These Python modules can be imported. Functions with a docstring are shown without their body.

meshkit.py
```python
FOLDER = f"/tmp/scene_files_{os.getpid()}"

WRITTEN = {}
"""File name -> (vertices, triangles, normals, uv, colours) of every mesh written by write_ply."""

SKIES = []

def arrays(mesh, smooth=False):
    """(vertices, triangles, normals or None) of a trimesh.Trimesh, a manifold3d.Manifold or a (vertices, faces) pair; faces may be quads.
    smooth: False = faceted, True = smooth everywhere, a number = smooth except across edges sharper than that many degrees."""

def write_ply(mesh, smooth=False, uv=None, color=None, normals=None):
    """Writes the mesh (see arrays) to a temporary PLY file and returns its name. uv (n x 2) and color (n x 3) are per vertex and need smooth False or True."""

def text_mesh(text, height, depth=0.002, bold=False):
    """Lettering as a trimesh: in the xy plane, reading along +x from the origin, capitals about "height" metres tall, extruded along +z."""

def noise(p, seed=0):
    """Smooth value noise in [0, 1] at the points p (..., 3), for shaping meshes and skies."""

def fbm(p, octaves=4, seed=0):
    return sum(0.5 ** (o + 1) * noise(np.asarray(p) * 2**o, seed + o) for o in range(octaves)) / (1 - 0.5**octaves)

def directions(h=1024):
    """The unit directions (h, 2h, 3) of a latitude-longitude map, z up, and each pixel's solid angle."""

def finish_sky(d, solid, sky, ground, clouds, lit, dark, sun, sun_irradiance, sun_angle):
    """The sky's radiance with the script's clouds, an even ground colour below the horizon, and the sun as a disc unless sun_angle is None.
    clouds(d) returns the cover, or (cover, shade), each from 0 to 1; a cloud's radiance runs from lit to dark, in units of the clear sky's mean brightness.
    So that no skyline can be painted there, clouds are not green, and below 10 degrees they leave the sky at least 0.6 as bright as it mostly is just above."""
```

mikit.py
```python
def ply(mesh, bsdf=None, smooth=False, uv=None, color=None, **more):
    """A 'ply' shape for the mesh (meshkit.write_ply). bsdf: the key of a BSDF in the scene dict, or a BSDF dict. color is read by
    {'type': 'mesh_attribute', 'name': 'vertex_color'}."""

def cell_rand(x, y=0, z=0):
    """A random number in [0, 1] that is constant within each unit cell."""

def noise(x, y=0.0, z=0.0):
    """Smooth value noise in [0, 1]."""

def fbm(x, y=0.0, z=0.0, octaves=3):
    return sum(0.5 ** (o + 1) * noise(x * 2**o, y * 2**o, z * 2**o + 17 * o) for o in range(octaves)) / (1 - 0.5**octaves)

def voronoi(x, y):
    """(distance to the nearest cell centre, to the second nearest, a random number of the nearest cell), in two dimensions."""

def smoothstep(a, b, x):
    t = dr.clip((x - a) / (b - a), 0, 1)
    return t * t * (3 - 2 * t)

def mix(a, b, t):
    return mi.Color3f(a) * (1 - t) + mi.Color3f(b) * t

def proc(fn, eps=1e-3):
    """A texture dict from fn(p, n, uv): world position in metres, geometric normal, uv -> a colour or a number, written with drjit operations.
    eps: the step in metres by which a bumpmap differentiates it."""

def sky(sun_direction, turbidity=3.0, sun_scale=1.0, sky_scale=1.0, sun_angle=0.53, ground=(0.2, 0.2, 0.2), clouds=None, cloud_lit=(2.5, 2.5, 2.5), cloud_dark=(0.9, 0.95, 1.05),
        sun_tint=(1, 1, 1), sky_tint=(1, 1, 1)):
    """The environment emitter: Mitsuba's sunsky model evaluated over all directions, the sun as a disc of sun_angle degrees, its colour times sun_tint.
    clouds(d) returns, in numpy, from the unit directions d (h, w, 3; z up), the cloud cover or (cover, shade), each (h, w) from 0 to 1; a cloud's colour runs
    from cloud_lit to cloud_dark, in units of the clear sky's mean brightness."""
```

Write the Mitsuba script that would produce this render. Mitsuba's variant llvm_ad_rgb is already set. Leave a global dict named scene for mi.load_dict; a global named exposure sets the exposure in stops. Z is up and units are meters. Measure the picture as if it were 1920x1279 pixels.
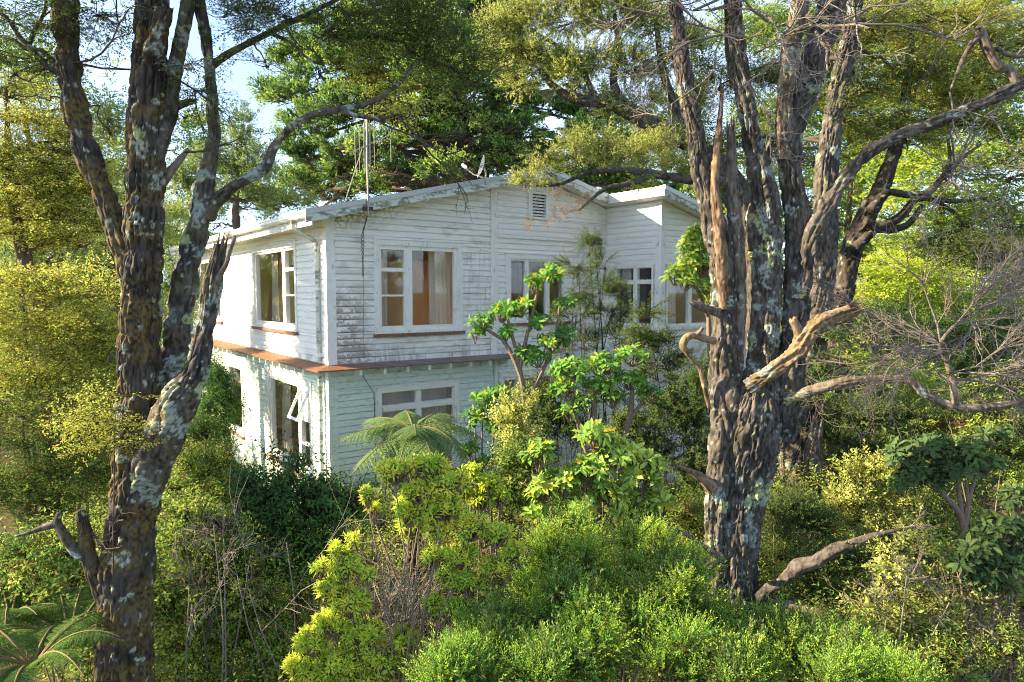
import math, numpy as np, mitsuba as mi, drjit as dr
import mikit
from mikit import proc, noise, fbm, smoothstep, mix, cell_rand
from meshkit import noise as nz, fbm as fb

# ------------------------------------------------------------------ camera, sky, exposure
CZ = 4.2                      # height of the lens above the ground by the house
F, PITCH, W, H = 1260.0, math.radians(4.09), 1920, 1279
T4 = mi.ScalarTransform4f
scene, labels = {}, {}
scene['camera'] = {'type': 'perspective', 'fov': math.degrees(2 * math.atan(W / 2 / F)), 'fov_axis': 'x', 'near_clip': 0.1, 'far_clip': 400.0,
                   'to_world': T4().look_at(origin=[0, 0, CZ], target=[0, math.cos(PITCH), CZ - math.sin(PITCH)], up=[0, 0, 1])}
SUN = np.array([-1.80, -0.09, 0.905])
scene['sky'] = mikit.sky(SUN.tolist(), turbidity=3, sun_scale=2.1, sky_scale=1.6, sun_tint=(0.98, 0.99, 0.93), sky_tint=(0.94, 1.0, 1.12),
                         clouds=lambda d: 0.22 * np.clip(fb(d * 3.0, 3) * 1.6 - 0.3, 0, 1) + 0.10)
exposure = 2.8

RNG = np.random.default_rng(7)
PI = math.pi

# ------------------------------------------------------------------ small helpers
def unit(a):
    a = np.asarray(a, float)
    return a / np.maximum(np.linalg.norm(a, axis=-1, keepdims=True), 1e-9)

def at(px, py, d):
    """The point that lies d metres ahead (along y) behind a pixel of the photograph."""
    Y = -(py - H / 2) / F
    c, s = math.cos(PITCH), math.sin(PITCH)
    r = np.array([(px - W / 2) / F, c + Y * s, Y * c - s])
    return r * d / r[1] + [0, 0, CZ]

def numbered(key):
    if key not in scene and key not in USED:
        USED.add(key)
        return key
    k = 1
    while f'{key}_{k:03d}' in scene or f'{key}_{k:03d}' in USED:
        k += 1
    USED.add(f'{key}_{k:03d}')
    return f'{key}_{k:03d}'
USED = set()

def thing(name, label, cat, group=None):
    k = numbered(name)
    labels[k] = {'label': label, 'category': cat}
    if group:
        labels[k]['group'] = group
    return k

def put(key, mesh, bsdf, smooth=False, **kw):
    k = numbered(key)
    scene[k] = mikit.ply(mesh, bsdf, smooth=smooth, **kw)
    return k

def join(parts):
    vs, fs, o = [], [], 0
    for v, f in parts:
        v, f = np.asarray(v, float), np.asarray(f, int)
        if f.shape[1] == 4:
            f = np.vstack([f[:, [0, 1, 2]], f[:, [0, 2, 3]]])
        vs.append(v); fs.append(f + o); o += len(v)
    return np.vstack(vs), np.vstack(fs)

BOXF = np.array([[0, 3, 2, 1], [4, 5, 6, 7], [0, 1, 5, 4], [1, 2, 6, 5], [2, 3, 7, 6], [3, 0, 4, 7]])

def hexa(p):
    """Eight corners: bottom ring 0-3, top ring 4-7."""
    p = np.asarray(p, float)
    f = BOXF
    a, b, c = p[f[1, 1]] - p[f[1, 0]], p[f[1, 3]] - p[f[1, 0]], p[:4].mean(0) - p[4:].mean(0)
    if np.dot(np.cross(a, b), c) > 0:
        f = f[:, ::-1]
    return p, f

def spline(pts, n):
    """Catmull-Rom through rows of any width, n samples."""
    p = np.asarray(pts, float)
    if len(p) == 2:
        t = np.linspace(0, 1, n)[:, None]
        return p[0] * (1 - t) + p[1] * t
    q = np.vstack([2 * p[0] - p[1], p, 2 * p[-1] - p[-2]])
    seg = np.linalg.norm(np.diff(p[:, :3], axis=0), axis=1)
    s = np.concatenate([[0], np.cumsum(seg)]); s /= s[-1]
    x = np.linspace(0, 1, n)
    i = np.clip(np.searchsorted(s, x, side='right') - 1, 0, len(p) - 2)
    t = ((x - s[i]) / np.maximum(s[i + 1] - s[i], 1e-9))[:, None]
    a, b, c, d = q[i], q[i + 1], q[i + 2], q[i + 3]
    return 0.5 * (2 * b + (c - a) * t + (2 * a - 5 * b + 4 * c - d) * t * t + (3 * b - a - 3 * c + d) * t ** 3)

def frames(p):
    t = unit(np.gradient(p, axis=0))
    a = np.cross(t[0], [0.3, 1, 0.1]); a /= np.linalg.norm(a)
    A = np.empty_like(p)
    for i in range(len(p)):
        a = a - t[i] * np.dot(a, t[i]); a /= np.linalg.norm(a) + 1e-12
        A[i] = a
    return t, A, np.cross(t, A)

def ring_faces(n, k):
    i, j = np.meshgrid(np.arange(n - 1), np.arange(k), indexing='ij')
    q = np.stack([i * k + j, i * k + (j + 1) % k, (i + 1) * k + (j + 1) % k, (i + 1) * k + j], -1).reshape(-1, 4)
    return np.vstack([q[:, [0, 1, 2]], q[:, [0, 2, 3]]])

def tube(pts, rad, sides=4, cap=True):
    p = np.asarray(pts, float); n = len(p)
    r = np.broadcast_to(np.asarray(rad, float), (n,))
    t, A, B = frames(p)
    th = np.arange(sides) * 2 * PI / sides
    v = p[:, None] + r[:, None, None] * (np.cos(th)[None, :, None] * A[:, None] + np.sin(th)[None, :, None] * B[:, None])
    v = v.reshape(-1, 3); f = ring_faces(n, sides)
    if cap:
        v = np.vstack([v, p[0], p[-1]])
        j = np.arange(sides); k = (j + 1) % sides; o = (n - 1) * sides
        f = np.vstack([f, np.stack([j * 0 + n * sides, k, j], 1), np.stack([j * 0 + n * sides + 1, o + j, o + k], 1)])
    return v, f

def sst(a, b, x):
    t = np.clip((np.asarray(x, float) - a) / (b - a), 0, 1)
    return t * t * (3 - 2 * t)

from scipy.spatial.transform import Rotation as _R
ROT = _R.from_euler('xyz', [37, 21, 64], degrees=True).as_matrix()
def bark(pts, res=0.017, amp=0.012, seed=0, lichen=0.5, moss=0.3, broken=0.0, stretch=7.0, lump=0.10, gfreq=1.0):
    """A limb from rows (x, y, z, radius): furrowed bark displaced in the mesh; uv carries the cover of lichen and moss."""
    q = np.array(pts, float); q[:, 3] *= .91
    L = np.linalg.norm(np.diff(q[:, :3], axis=0), axis=1).sum()
    n = max(6, int(L / (res * 1.25)))
    s = spline(q, n); p, r = s[:, :3], np.maximum(s[:, 3], 0.002)
    k = int(np.clip(2 * PI * r.max() / res, 10, 230))
    t, A, B = frames(p)
    th = np.arange(k) * 2 * PI / k
    dirs = np.cos(th)[None, :, None] * A[:, None] + np.sin(th)[None, :, None] * B[:, None]
    along = np.linspace(0, L, n)
    rm = r.mean()
    c = np.stack([np.broadcast_to(np.cos(th)[None] * rm, (n, k)), np.broadcast_to(np.sin(th)[None] * rm, (n, k)), np.broadcast_to(along[:, None], (n, k))], -1)
    low = fb(c * [3.2 / max(rm * 4, .25), 3.2 / max(rm * 4, .25), 1.6] + seed, 3, seed) - 0.5
    warp = 0.03 * (fb(c * [9, 9, 5] + 3.1, 2, seed + 5) - .5)[..., None]
    g = 21.0 * gfreq
    n1 = nz((c + warp) * [g, g, g / stretch] + seed, seed + 1)
    crack = np.clip(1 - np.abs(2 * n1 - 1) * 2.6, 0, 1) ** 1.3
    n2 = nz((c + warp) * [g * 1.9, g * 1.9, g * 1.9 / stretch * 1.5] + 9, seed + 2)
    crack2 = np.clip(1 - np.abs(2 * n2 - 1) * 3.0, 0, 1)
    brk = nz((c + warp) * [26, 26, 22], seed + 8)
    plate = nz((c + warp) * [g * .8, g * .8, g * .28] + 31, seed + 13)
    w = np.clip(r / 0.08, 0.15, 1)[:, None]
    disp = r[:, None] * lump * 2 * low + w * amp * (.45 - 1.5 * crack - .8 * crack2 + .7 * (plate - .5) + .3 * (brk - .5))
    P = p[:, None] + dirs * (r[:, None] + disp)[..., None]
    Q = P @ ROT + .05 * np.stack([fb(P * 9 + s_, 2, seed + 20) for s_ in (1.3, 7.1, 13.7)], -1) + .02 * np.stack([nz(P * 40 + s_, seed + 21) for s_ in (2.3, 5.1, 17.7)], -1)
    lm = sst(.70 - .15 * lichen, .725 - .15 * lichen, fb(Q * 5.0 + seed * 3.3, 3, seed + 3)) * sst(.38, .5, fb(Q * 45, 2, seed + 4))
    lm = np.maximum(lm, sst(.86 - .06 * lichen, .88 - .06 * lichen, nz(Q * 21, seed + 6)) * 0.9 * (lichen > 0.05))
    if lichen <= 0.0:
        lm = lm * 0
    mo = moss * sst(.42, .6, fb(P * 4 + 7, 3, seed + 9))
    P = P + dirs * (lm * 0.006 * (0.4 + nz(P * 90, seed + 11)))[..., None] * w[..., None]
    if broken > 0:   # splintered end
        j = np.maximum(0, nz(np.stack([np.cos(th) * 3.5, np.sin(th) * 3.5, th * 0], -1), seed + 12) - 0.25) * broken * 2
        m = max(2, int(broken / L * n))
        for i in range(n - m, n):
            a = (i - (n - m)) / m
            P[i] += t[-1] * (j * a)[:, None]
    v = np.vstack([P.reshape(-1, 3), p[0], p[-1] - (t[-1] * broken * 0.4)])
    f = ring_faces(n, k)
    i = np.arange(k); i2 = (i + 1) % k; o = (n - 1) * k
    f = np.vstack([f, np.stack([i * 0 + n * k, i2, i], 1), np.stack([i * 0 + n * k + 1, o + i, o + i2], 1)])
    uv = np.vstack([np.stack([lm, mo], -1).reshape(-1, 2), [[0, 0]], [[0, 0]]])
    return v, f, uv

def pix_limb(rows, d, dz=None):
    """Rows (px, py, width px[, metres nearer or farther]) of a limb about d metres ahead -> rows (x, y, z, radius)."""
    out = []
    for row in rows:
        dd = d + (row[3] if len(row) > 3 else 0)
        out.append([*at(row[0], row[1], dd), row[2] * dd / F / 2])
    return out

def put_bark(key, rows, bsdf, **kw):
    v, f, uv = bark(rows, **kw)
    return put(key, (v, f), bsdf, smooth=True, uv=uv)

# ------------------------------------------------------------------ materials
def rgb(*c):
    return {'type': 'rgb', 'value': [float(x) for x in c]}

def bark_tex(dark, light, lich, mossc, k=1.0):
    def fn(p, n, uv):
        a = fbm(p.x * 46, p.y * 46, p.z * 13, 3)
        b = noise(p.x * 7, p.y * 7, p.z * 4)
        c = mix(dark, light, smoothstep(.28, .72, a * .7 + b * .3))
        c = mix(c, mossc, uv.y * smoothstep(.3, .6, noise(p.x * 60, p.y * 60, p.z * 40)))
        l = mix(lich, [x * .55 for x in lich], noise(p.x * 90, p.y * 90, p.z * 90))
        l = mix(l, [0.34, 0.38, 0.17], smoothstep(.55, .75, noise(p.x * 6 + 4, p.y * 6, p.z * 6)) * .8)
        return mix(c, l, uv.x * k)
    return proc(fn)

def matte(tex, rough=0.85, spec=0.25):
    return {'type': 'twosided', 'b': {'type': 'principled', 'base_color': tex, 'roughness': rough, 'specular': spec}}

scene['bark_dark'] = matte(bark_tex((.017, .015, .014), (.075, .063, .056), (.36, .41, .37), (.16, .115, .022)))
scene['bark_brown'] = matte(bark_tex((.025, .023, .023), (.122, .108, .102), (.32, .38, .36), (.17, .15, .04)))
scene['bark_dead'] = matte(bark_tex((.055, .044, .037), (.20, .170, .148), (.34, .38, .36), (.20, .16, .05)))
scene['bark_torn'] = matte(bark_tex((.065, .042, .029), (.25, .18, .125), (.34, .38, .36), (.20, .16, .05)))
scene['bark_far'] = matte(rgb(.11, .082, .064))
scene['twig_grey'] = matte(rgb(.19, .168, .155))
scene['twig_brown'] = matte(rgb(.20, .15, .115))
scene['twig_dark'] = matte(rgb(.070, .056, .046))
VC = {'type': 'mesh_attribute', 'name': 'vertex_color'}
scene['leaf'] = {'type': 'principledthin', 'base_color': VC, 'roughness': 0.55, 'spec_trans': 0.0, 'diff_trans': 1.0, 'eta': 1.4}
scene['leaf_gloss'] = {'type': 'principledthin', 'base_color': VC, 'roughness': 0.33, 'spec_trans': 0.0, 'diff_trans': 0.8, 'eta': 1.5}

# ------------------------------------------------------------------ the house frame: u along the front, v along the left wall, z as seen from the lens
HO = np.array([-3.138, 11.5, CZ])
YAW = math.radians(53.34)
DF, DL = np.array([math.sin(YAW), math.cos(YAW), 0]), np.array([-math.cos(YAW), math.sin(YAW), 0])
def hp(u, v, z):
    u, v, z = np.broadcast_arrays(np.asarray(u, float), np.asarray(v, float), np.asarray(z, float))
    return HO + DF * u[..., None] + DL * v[..., None] + np.array([0, 0, 1.0]) * z[..., None]

def hbox(u0, u1, v0, v1, z0, z1):
    return hexa(hp([u0, u1, u1, u0] * 2, [v0, v0, v1, v1] * 2, [z0] * 4 + [z1] * 4))

def uvz(p):
    x, y = p.x - HO[0], p.y - HO[1]
    return x * DF[0] + y * DF[1], x * DL[0] + y * DL[1], p.z - CZ

def paint_front(p, n, uv):
    u, v, z = uvz(p)
    row = (z + 1.26) / 0.1125
    fr = row - dr.floor(row)
    c = mi.Color3f(.80, .80, .78) * (0.93 + 0.07 * cell_rand(dr.floor(row), dr.floor(u * .7 + v * .7), 3))
    grain = fbm(u * 26 + v * 26, z * 26, 0, 3)
    streak = noise(u * 42 + v * 42, z * 3.2, 5)
    near = smoothstep(.95, .35, u) * smoothstep(.35, -.35, z)
    low = smoothstep(-.80, -1.15, z) * smoothstep(2.6, .6, u)
    big = fbm(u * 3 + v * 3, z * 3, 4, 3)
    peel = dr.clip(near * .9 + low * .45, 0, 1) * smoothstep(.40, .62, grain * .55 + big * .3 + .28 * (1 - fr))
    c = mix(c, mix((.36, .25, .19), (.27, .26, .25), big), dr.clip(peel * 1.2, 0, 1) * .85)
    grey = smoothstep(2.62, 2.9, u) * smoothstep(3.5, 3.3, u) * smoothstep(1.1, .6, z) * smoothstep(-1.0, -.2, z)
    c = mix(c, (.36, .36, .35), grey * smoothstep(.52, .75, streak) * smoothstep(.25, .6, big + .2 * fr) * .55)
    grime = smoothstep(.50, .80, fbm(u * 4 + v * 4, z * 11, 8, 3)) * .34 + (1 - smoothstep(.07, .13, fr)) * .25
    mould = smoothstep(-.75, -1.2, z) * smoothstep(.45, .65, streak * .4 + big * .6) * .55
    c = mix(c, (.30, .31, .28), dr.clip(grime + mould, 0, 1))
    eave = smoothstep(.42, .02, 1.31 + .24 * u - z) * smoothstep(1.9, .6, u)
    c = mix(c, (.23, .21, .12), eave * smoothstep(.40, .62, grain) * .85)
    return c

def paint_side(p, n, uv):
    u, v, z = uvz(p)
    c = mi.Color3f(.80, .80, .79) * (0.95 + .05 * noise(v * 2, z * 9, u))
    row = (z + 1.26) / 0.1125
    c = mix(c, (.34, .34, .31), (1 - smoothstep(.07, .13, row - dr.floor(row))) * .2)
    g = smoothstep(.55, .8, fbm(v * 6 + u * 6, z * 9, 2, 3))
    c = mix(c, (.42, .42, .39), g * .18)
    return mix(c, (.30, .29, .26), smoothstep(-1.0, -1.27, z) * smoothstep(.4, .65, fbm(v * 9 + u * 9, z * 7, 6, 2)) * .6)

def paint_mint(p, n, uv):
    u, v, z = uvz(p)
    a = fbm(v * 5 + u * 5, z * 8, 3, 3)
    c = mix((.60, .71, .67), (.67, .75, .71), a)
    row = (z + 1.33) / 0.1125
    c = mix(c, (.26, .30, .26), (1 - smoothstep(.07, .13, row - dr.floor(row))) * .3)
    c = mix(c, (.36, .40, .35), smoothstep(.56, .78, fbm(v * 14 + u * 14, z * 30, 1, 2)) * .4)
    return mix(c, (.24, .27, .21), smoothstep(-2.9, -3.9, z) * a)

def trim_tex(p, n, uv):
    u, v, z = uvz(p)
    a = fbm(u * 17 + v * 17, z * 9, 1, 3)
    s = noise(u * 33 + v * 33, z * 7, 2)
    c = mix((.77, .78, .76), (.70, .70, .68), a)
    return mix(c, (.26, .25, .23), smoothstep(.66, .82, a * .6 + s * .4) * .5)

def barge_tex(p, n, uv):
    u, v, z = uvz(p)
    a = fbm(u * 7 + v * 7, z * 22, 1, 3)
    b = fbm(u * 24 + v * 24, z * 24, 5, 2)
    c = mix((.58, .64, .60), (.46, .53, .48), b)
    return mix(c, (.16, .15, .11), smoothstep(.47, .66, a * .7 + b * .3) * .8)

def rust_tex(p, n, uv):
    u, v, z = uvz(p)
    a = fbm(u * 9 + v * 9, u * 3 - v * 3, 1, 3)
    left = smoothstep(1.4, -.1, u)
    r = mix((.25, .115, .060), (.14, .068, .042), a)
    g = mix((.20, .17, .15), (.11, .085, .075), a)
    return mix(g, r, dr.clip(left + smoothstep(.6, .72, a) * .15, 0, 1))

def sill_tex(p, n, uv):
    a = fbm(p.x * 14, p.y * 14, p.z * 14, 2)
    return mix((.17, .075, .045), (.24, .13, .085), a)

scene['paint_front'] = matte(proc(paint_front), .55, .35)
scene['paint_side'] = matte(proc(paint_side), .55, .35)
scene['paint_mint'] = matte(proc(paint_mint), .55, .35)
scene['paint_trim'] = matte(proc(trim_tex), .5, .35)
scene['paint_barge'] = matte(proc(barge_tex), .6, .3)
scene['rust'] = matte(proc(rust_tex), .6, .3)
scene['sill_brown'] = matte(proc(sill_tex), .6, .3)
scene['zinc'] = {'type': 'twosided', 'b': {'type': 'principled', 'base_color': rgb(.42, .44, .46), 'metallic': .55, 'roughness': .42}}
scene['aerial_metal'] = {'type': 'twosided', 'b': {'type': 'principled', 'base_color': rgb(.36, .32, .29), 'metallic': .4, 'roughness': .5}}
scene['dish_white'] = matte(rgb(.80, .80, .79), .4, .4)
scene['black_cable'] = matte(rgb(.025, .025, .028), .6)
scene['glass'] = {'type': 'thindielectric', 'int_ior': 1.5}
scene['wood_room'] = matte(rgb(.58, .43, .27), .6)
scene['wood_dark'] = matte(rgb(.20, .105, .05), .6)
scene['room_pale'] = matte(rgb(.45, .36, .26), .8)
scene['room_grey'] = matte(rgb(.22, .20, .18), .8)
scene['curtain'] = {'type': 'principledthin', 'base_color': rgb(.62, .59, .52), 'roughness': .9, 'diff_trans': .7, 'eta': 1.3}
scene['curtain_grey'] = {'type': 'principledthin', 'base_color': rgb(.60, .57, .56), 'roughness': .9, 'diff_trans': .5, 'eta': 1.3}

# ------------------------------------------------------------------ ground
def gz(x, y):
    x, y = np.asarray(x, float), np.asarray(y, float)
    h = 0.35 * (fb(np.stack([x * .35, y * .35, x * 0], -1), 3, 4) - .5)
    h = h + 1.3 * sst(4, 14, x) * sst(6, 16, y) + 0.8 * sst(-5, -14, x) * sst(6, 16, y)
    h = h - 0.25 * sst(6, 1, y) + 3.2 * sst(28, 90, np.hypot(x, y)) * sst(-.2, .9, np.abs(x) / (np.hypot(x, y) + 1e-6))
    return h - 0.05

def ground_mesh():
    a = np.concatenate([-np.geomspace(260, 14, 26), np.linspace(-13.5, 13.5, 90), np.geomspace(14, 260, 26)])
    b = np.concatenate([-np.geomspace(260, 9, 20), np.linspace(-8.5, 26, 110), np.geomspace(27, 260, 24)])
    X, Y = np.meshgrid(a, b, indexing='ij')
    v = np.stack([X, Y, gz(X, Y)], -1).reshape(-1, 3)
    n, m = X.shape
    i, j = np.meshgrid(np.arange(n - 1), np.arange(m - 1), indexing='ij')
    q = np.stack([i * m + j, (i + 1) * m + j, (i + 1) * m + j + 1, i * m + j + 1], -1).reshape(-1, 4)
    return v, np.vstack([q[:, [0, 1, 2]], q[:, [0, 2, 3]]])

def ground_tex(p, n, uv):
    a = fbm(p.x * 3, p.y * 3, 0, 3)
    b = noise(p.x * 25, p.y * 25, 3)
    return mix(mix((.055, .042, .026), (.11, .085, .05), b), (.05, .065, .02), smoothstep(.45, .65, a))
scene['ground_litter'] = matte(proc(ground_tex), .95, .1)
put('ground', ground_mesh(), 'ground_litter', smooth=True)
labels['ground'] = {'label': 'dark leaf litter ground under the overgrown garden', 'category': 'ground', 'kind': 'structure'}

# ------------------------------------------------------------------ the house
import trimesh
from shapely.geometry import Polygon, box as sbox
HOUSE = thing('house', 'old white two storey weatherboard house with peeling paint and a rusty canopy between its floors', 'house')
H_ = HOUSE + '__'

def plane(pl, off):
    """(a, out, z) -> point: a runs along the wall, out away from it."""
    if pl == 'F':
        return lambda a, o, z: hp(a, off - np.asarray(o, float), z)
    return lambda a, o, z: hp(off - np.asarray(o, float), a, z)

def solid(pl, off, poly, o0, o1):
    """The polygon (a, z), holes and all, between two distances from the wall plane."""
    m = trimesh.creation.extrude_polygon(poly, abs(o1 - o0), engine='earcut')
    v = np.asarray(m.vertices)
    q = plane(pl, off)(v[:, 0], min(o0, o1) + v[:, 2], v[:, 1])
    f = np.asarray(m.faces)
    if pl == 'F':
        f = f
    mm = trimesh.Trimesh(q, f, process=False)
    if mm.volume < 0:
        f = f[:, ::-1]
    return q, f

def wbox(pl, off, a0, a1, o0, o1, z0, z1):
    g = plane(pl, off)
    return hexa(g([a0, a1, a1, a0] * 2, [o0, o0, o1, o1] * 2, [z0] * 4 + [z1] * 4))

def one_board(pl, off, a0b, a1b, a0t, a1t, z0, z1, full, rng):
    g = plane(pl, off)
    o = .030 + rng.uniform(-.0015, .002); tw = rng.uniform(-.0012, .0012); gr = min(.011, .3 * (z1 - z0))
    prof = [(0, z0), (.007, z0), (.007, z0 + gr), (o, z0 + gr + .004), (o - .004, z1 - .001), (0, z1 - .001)]
    def row(ab, at_, sgn):
        z = np.array([q[1] for q in prof]); t = (z - z0) / (z1 - z0)
        return g(ab + (at_ - ab) * t, np.array([q[0] + (sgn * tw if q[0] > .01 else 0) for q in prof]), z)
    v = np.vstack([row(a0b, a0t, 1), row(a1b, a1t, -1)])
    i = np.arange(6); j = (i + 1) % 6
    f = np.vstack([np.stack([i, j, j + 6], 1), np.stack([i, j + 6, i + 6], 1), [[0, 2, 1], [0, 3, 2], [0, 4, 3], [0, 5, 4]], [[6, 7, 8], [6, 8, 9], [6, 9, 10], [6, 10, 11]]])
    if trimesh.Trimesh(v, f, process=False).volume < 0:
        f = f[:, ::-1]
    return v, f

def boards(wall, pl, off, a0, a1, z0, z1, holes, bsdf, pitch=0.1125, lo=None, hi=None, top=None):
    """Weatherboards in rows from z1's grid down; lo/hi limit a; top(a) is a sloping upper edge."""
    rng = np.random.default_rng(int(abs(off * 100) + abs(z0 * 37) + 5))
    n = int(math.ceil((z1 - z0) / pitch - .15))
    for r in range(n):
        b0, b1 = z0 + r * pitch, min(z0 + (r + 1) * pitch, z1)
        edges = sorted({b0, b1} | {z for h in holes for z in (h[2], h[3]) if b0 + .012 < z < b1 - .012})
        for c0, c1 in zip(edges[:-1], edges[1:]):
            spans = [(a0, a1)]
            for h in holes:
                if h[2] < (c0 + c1) / 2 < h[3]:
                    spans = [s for x0, x1 in spans for s in ((x0, min(x1, h[0])), (max(x0, h[1]), x1)) if s[1] - s[0] > .02]
            for x0, x1 in spans:
                l0, l1, h0, h1 = x0, x0, x1, x1
                if lo is not None:
                    l0, l1 = max(x0, lo(c0)), max(x0, lo(c1))
                if hi is not None:
                    h0, h1 = min(x1, hi(c0)), min(x1, hi(c1))
                if h0 - l0 < .04:
                    continue
                h1, l1 = max(h1, l1 + .005), l1
                put(f'{wall}__board', one_board(pl, off, l0, h0, l1, h1, c0 + .002, c1, pitch, rng), bsdf)

def window(name, pl, off, a0, a1, z0, z1, cells, sill=True, border=.10, label=None):
    w = numbered(H_ + name)
    outer = sbox(a0, z0, a1, z1)
    ins = sbox(a0 + border, z0 + border * .6, a1 - border, z1 - border)
    scene[w] = mikit.ply(solid(pl, off, outer.difference(ins), -.02, .046), 'paint_trim')
    fr = ins
    for c in cells:
        fr = fr.difference(sbox(c[0], c[2], c[1], c[3]))
    put(w + '__sash', solid(pl, off, fr, -.062, .018), 'paint_trim')
    for c in cells:
        g = plane(pl, off)
        v = g([c[0], c[1], c[1], c[0]], [-.03] * 4, [c[2], c[2], c[3], c[3]])
        put(w + '__pane', (v, np.array([[0, 1, 2], [0, 2, 3]])), 'glass')
    if sill:
        put(w + '__sill', wbox(pl, off, a0 - .03, a1 + .03, .0, .085, z0 - .055, z0 - .001), 'sill_brown')
        put(w + '__drip_cap', wbox(pl, off, a0 - .02, a1 + .02, .0, .062, z1 + .001, z1 + .022), 'paint_trim')
    if label:
        labels[w] = {'label': label}
    return w

def wavy(pl, off, a0, a1, z0, z1, o, amp=.035, waves=11.0, seed=0):
    n = max(12, int((a1 - a0) * waves * 8))
    a = np.linspace(a0, a1, n)
    ph = a * waves * 2 * PI + 2.5 * nz(np.stack([a * 2, a * 0, a * 0 + seed], -1), 3)
    g = plane(pl, off)
    rows = [g(a, o + amp * (1 - .4 * k) * np.sin(ph + k * .5), z0 + (z1 - z0) * k / 3) for k in range(4)]
    v = np.vstack(rows)
    i, j = np.meshgrid(np.arange(3), np.arange(n - 1), indexing='ij')
    q = np.stack([i * n + j, i * n + j + 1, (i + 1) * n + j + 1, (i + 1) * n + j], -1).reshape(-1, 4)
    return v, np.vstack([q[:, [0, 1, 2]], q[:, [0, 2, 3]]])

def zt(u):
    return 2.54 - .24 * np.abs(np.asarray(u, float) - 4.6)
RIDGE, EAVE, V0, VB = 4.6, -.49, -.37, 11.6
WU, WV = 6.57, -1.63           # the wing's left wall and front wall

# openings (a0, a1, z0, z1)
oFU, oFL = (.84, 2.69, -.735, .955), (.84, 2.60, -3.42, -1.705)
oLU, oLU2 = (1.47, 4.31, -.735, .97), (7.1, 9.6, -.735, .97)
oLB, oLA = (.81, 3.42, -3.42, -1.62), (5.38, 7.36, -3.42, -1.66)
oRU, oRL = (3.73, 5.42, -.62, .80), (3.56, 5.1, -3.3, -1.62)
oWL, oWF = (-1.47, -.30, -.72, .60), (6.72, 8.60, -.72, .60)
def inner(o, b=.06):
    return sbox(o[0] + b, o[2] + b, o[1] - b, o[3] - b)

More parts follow.
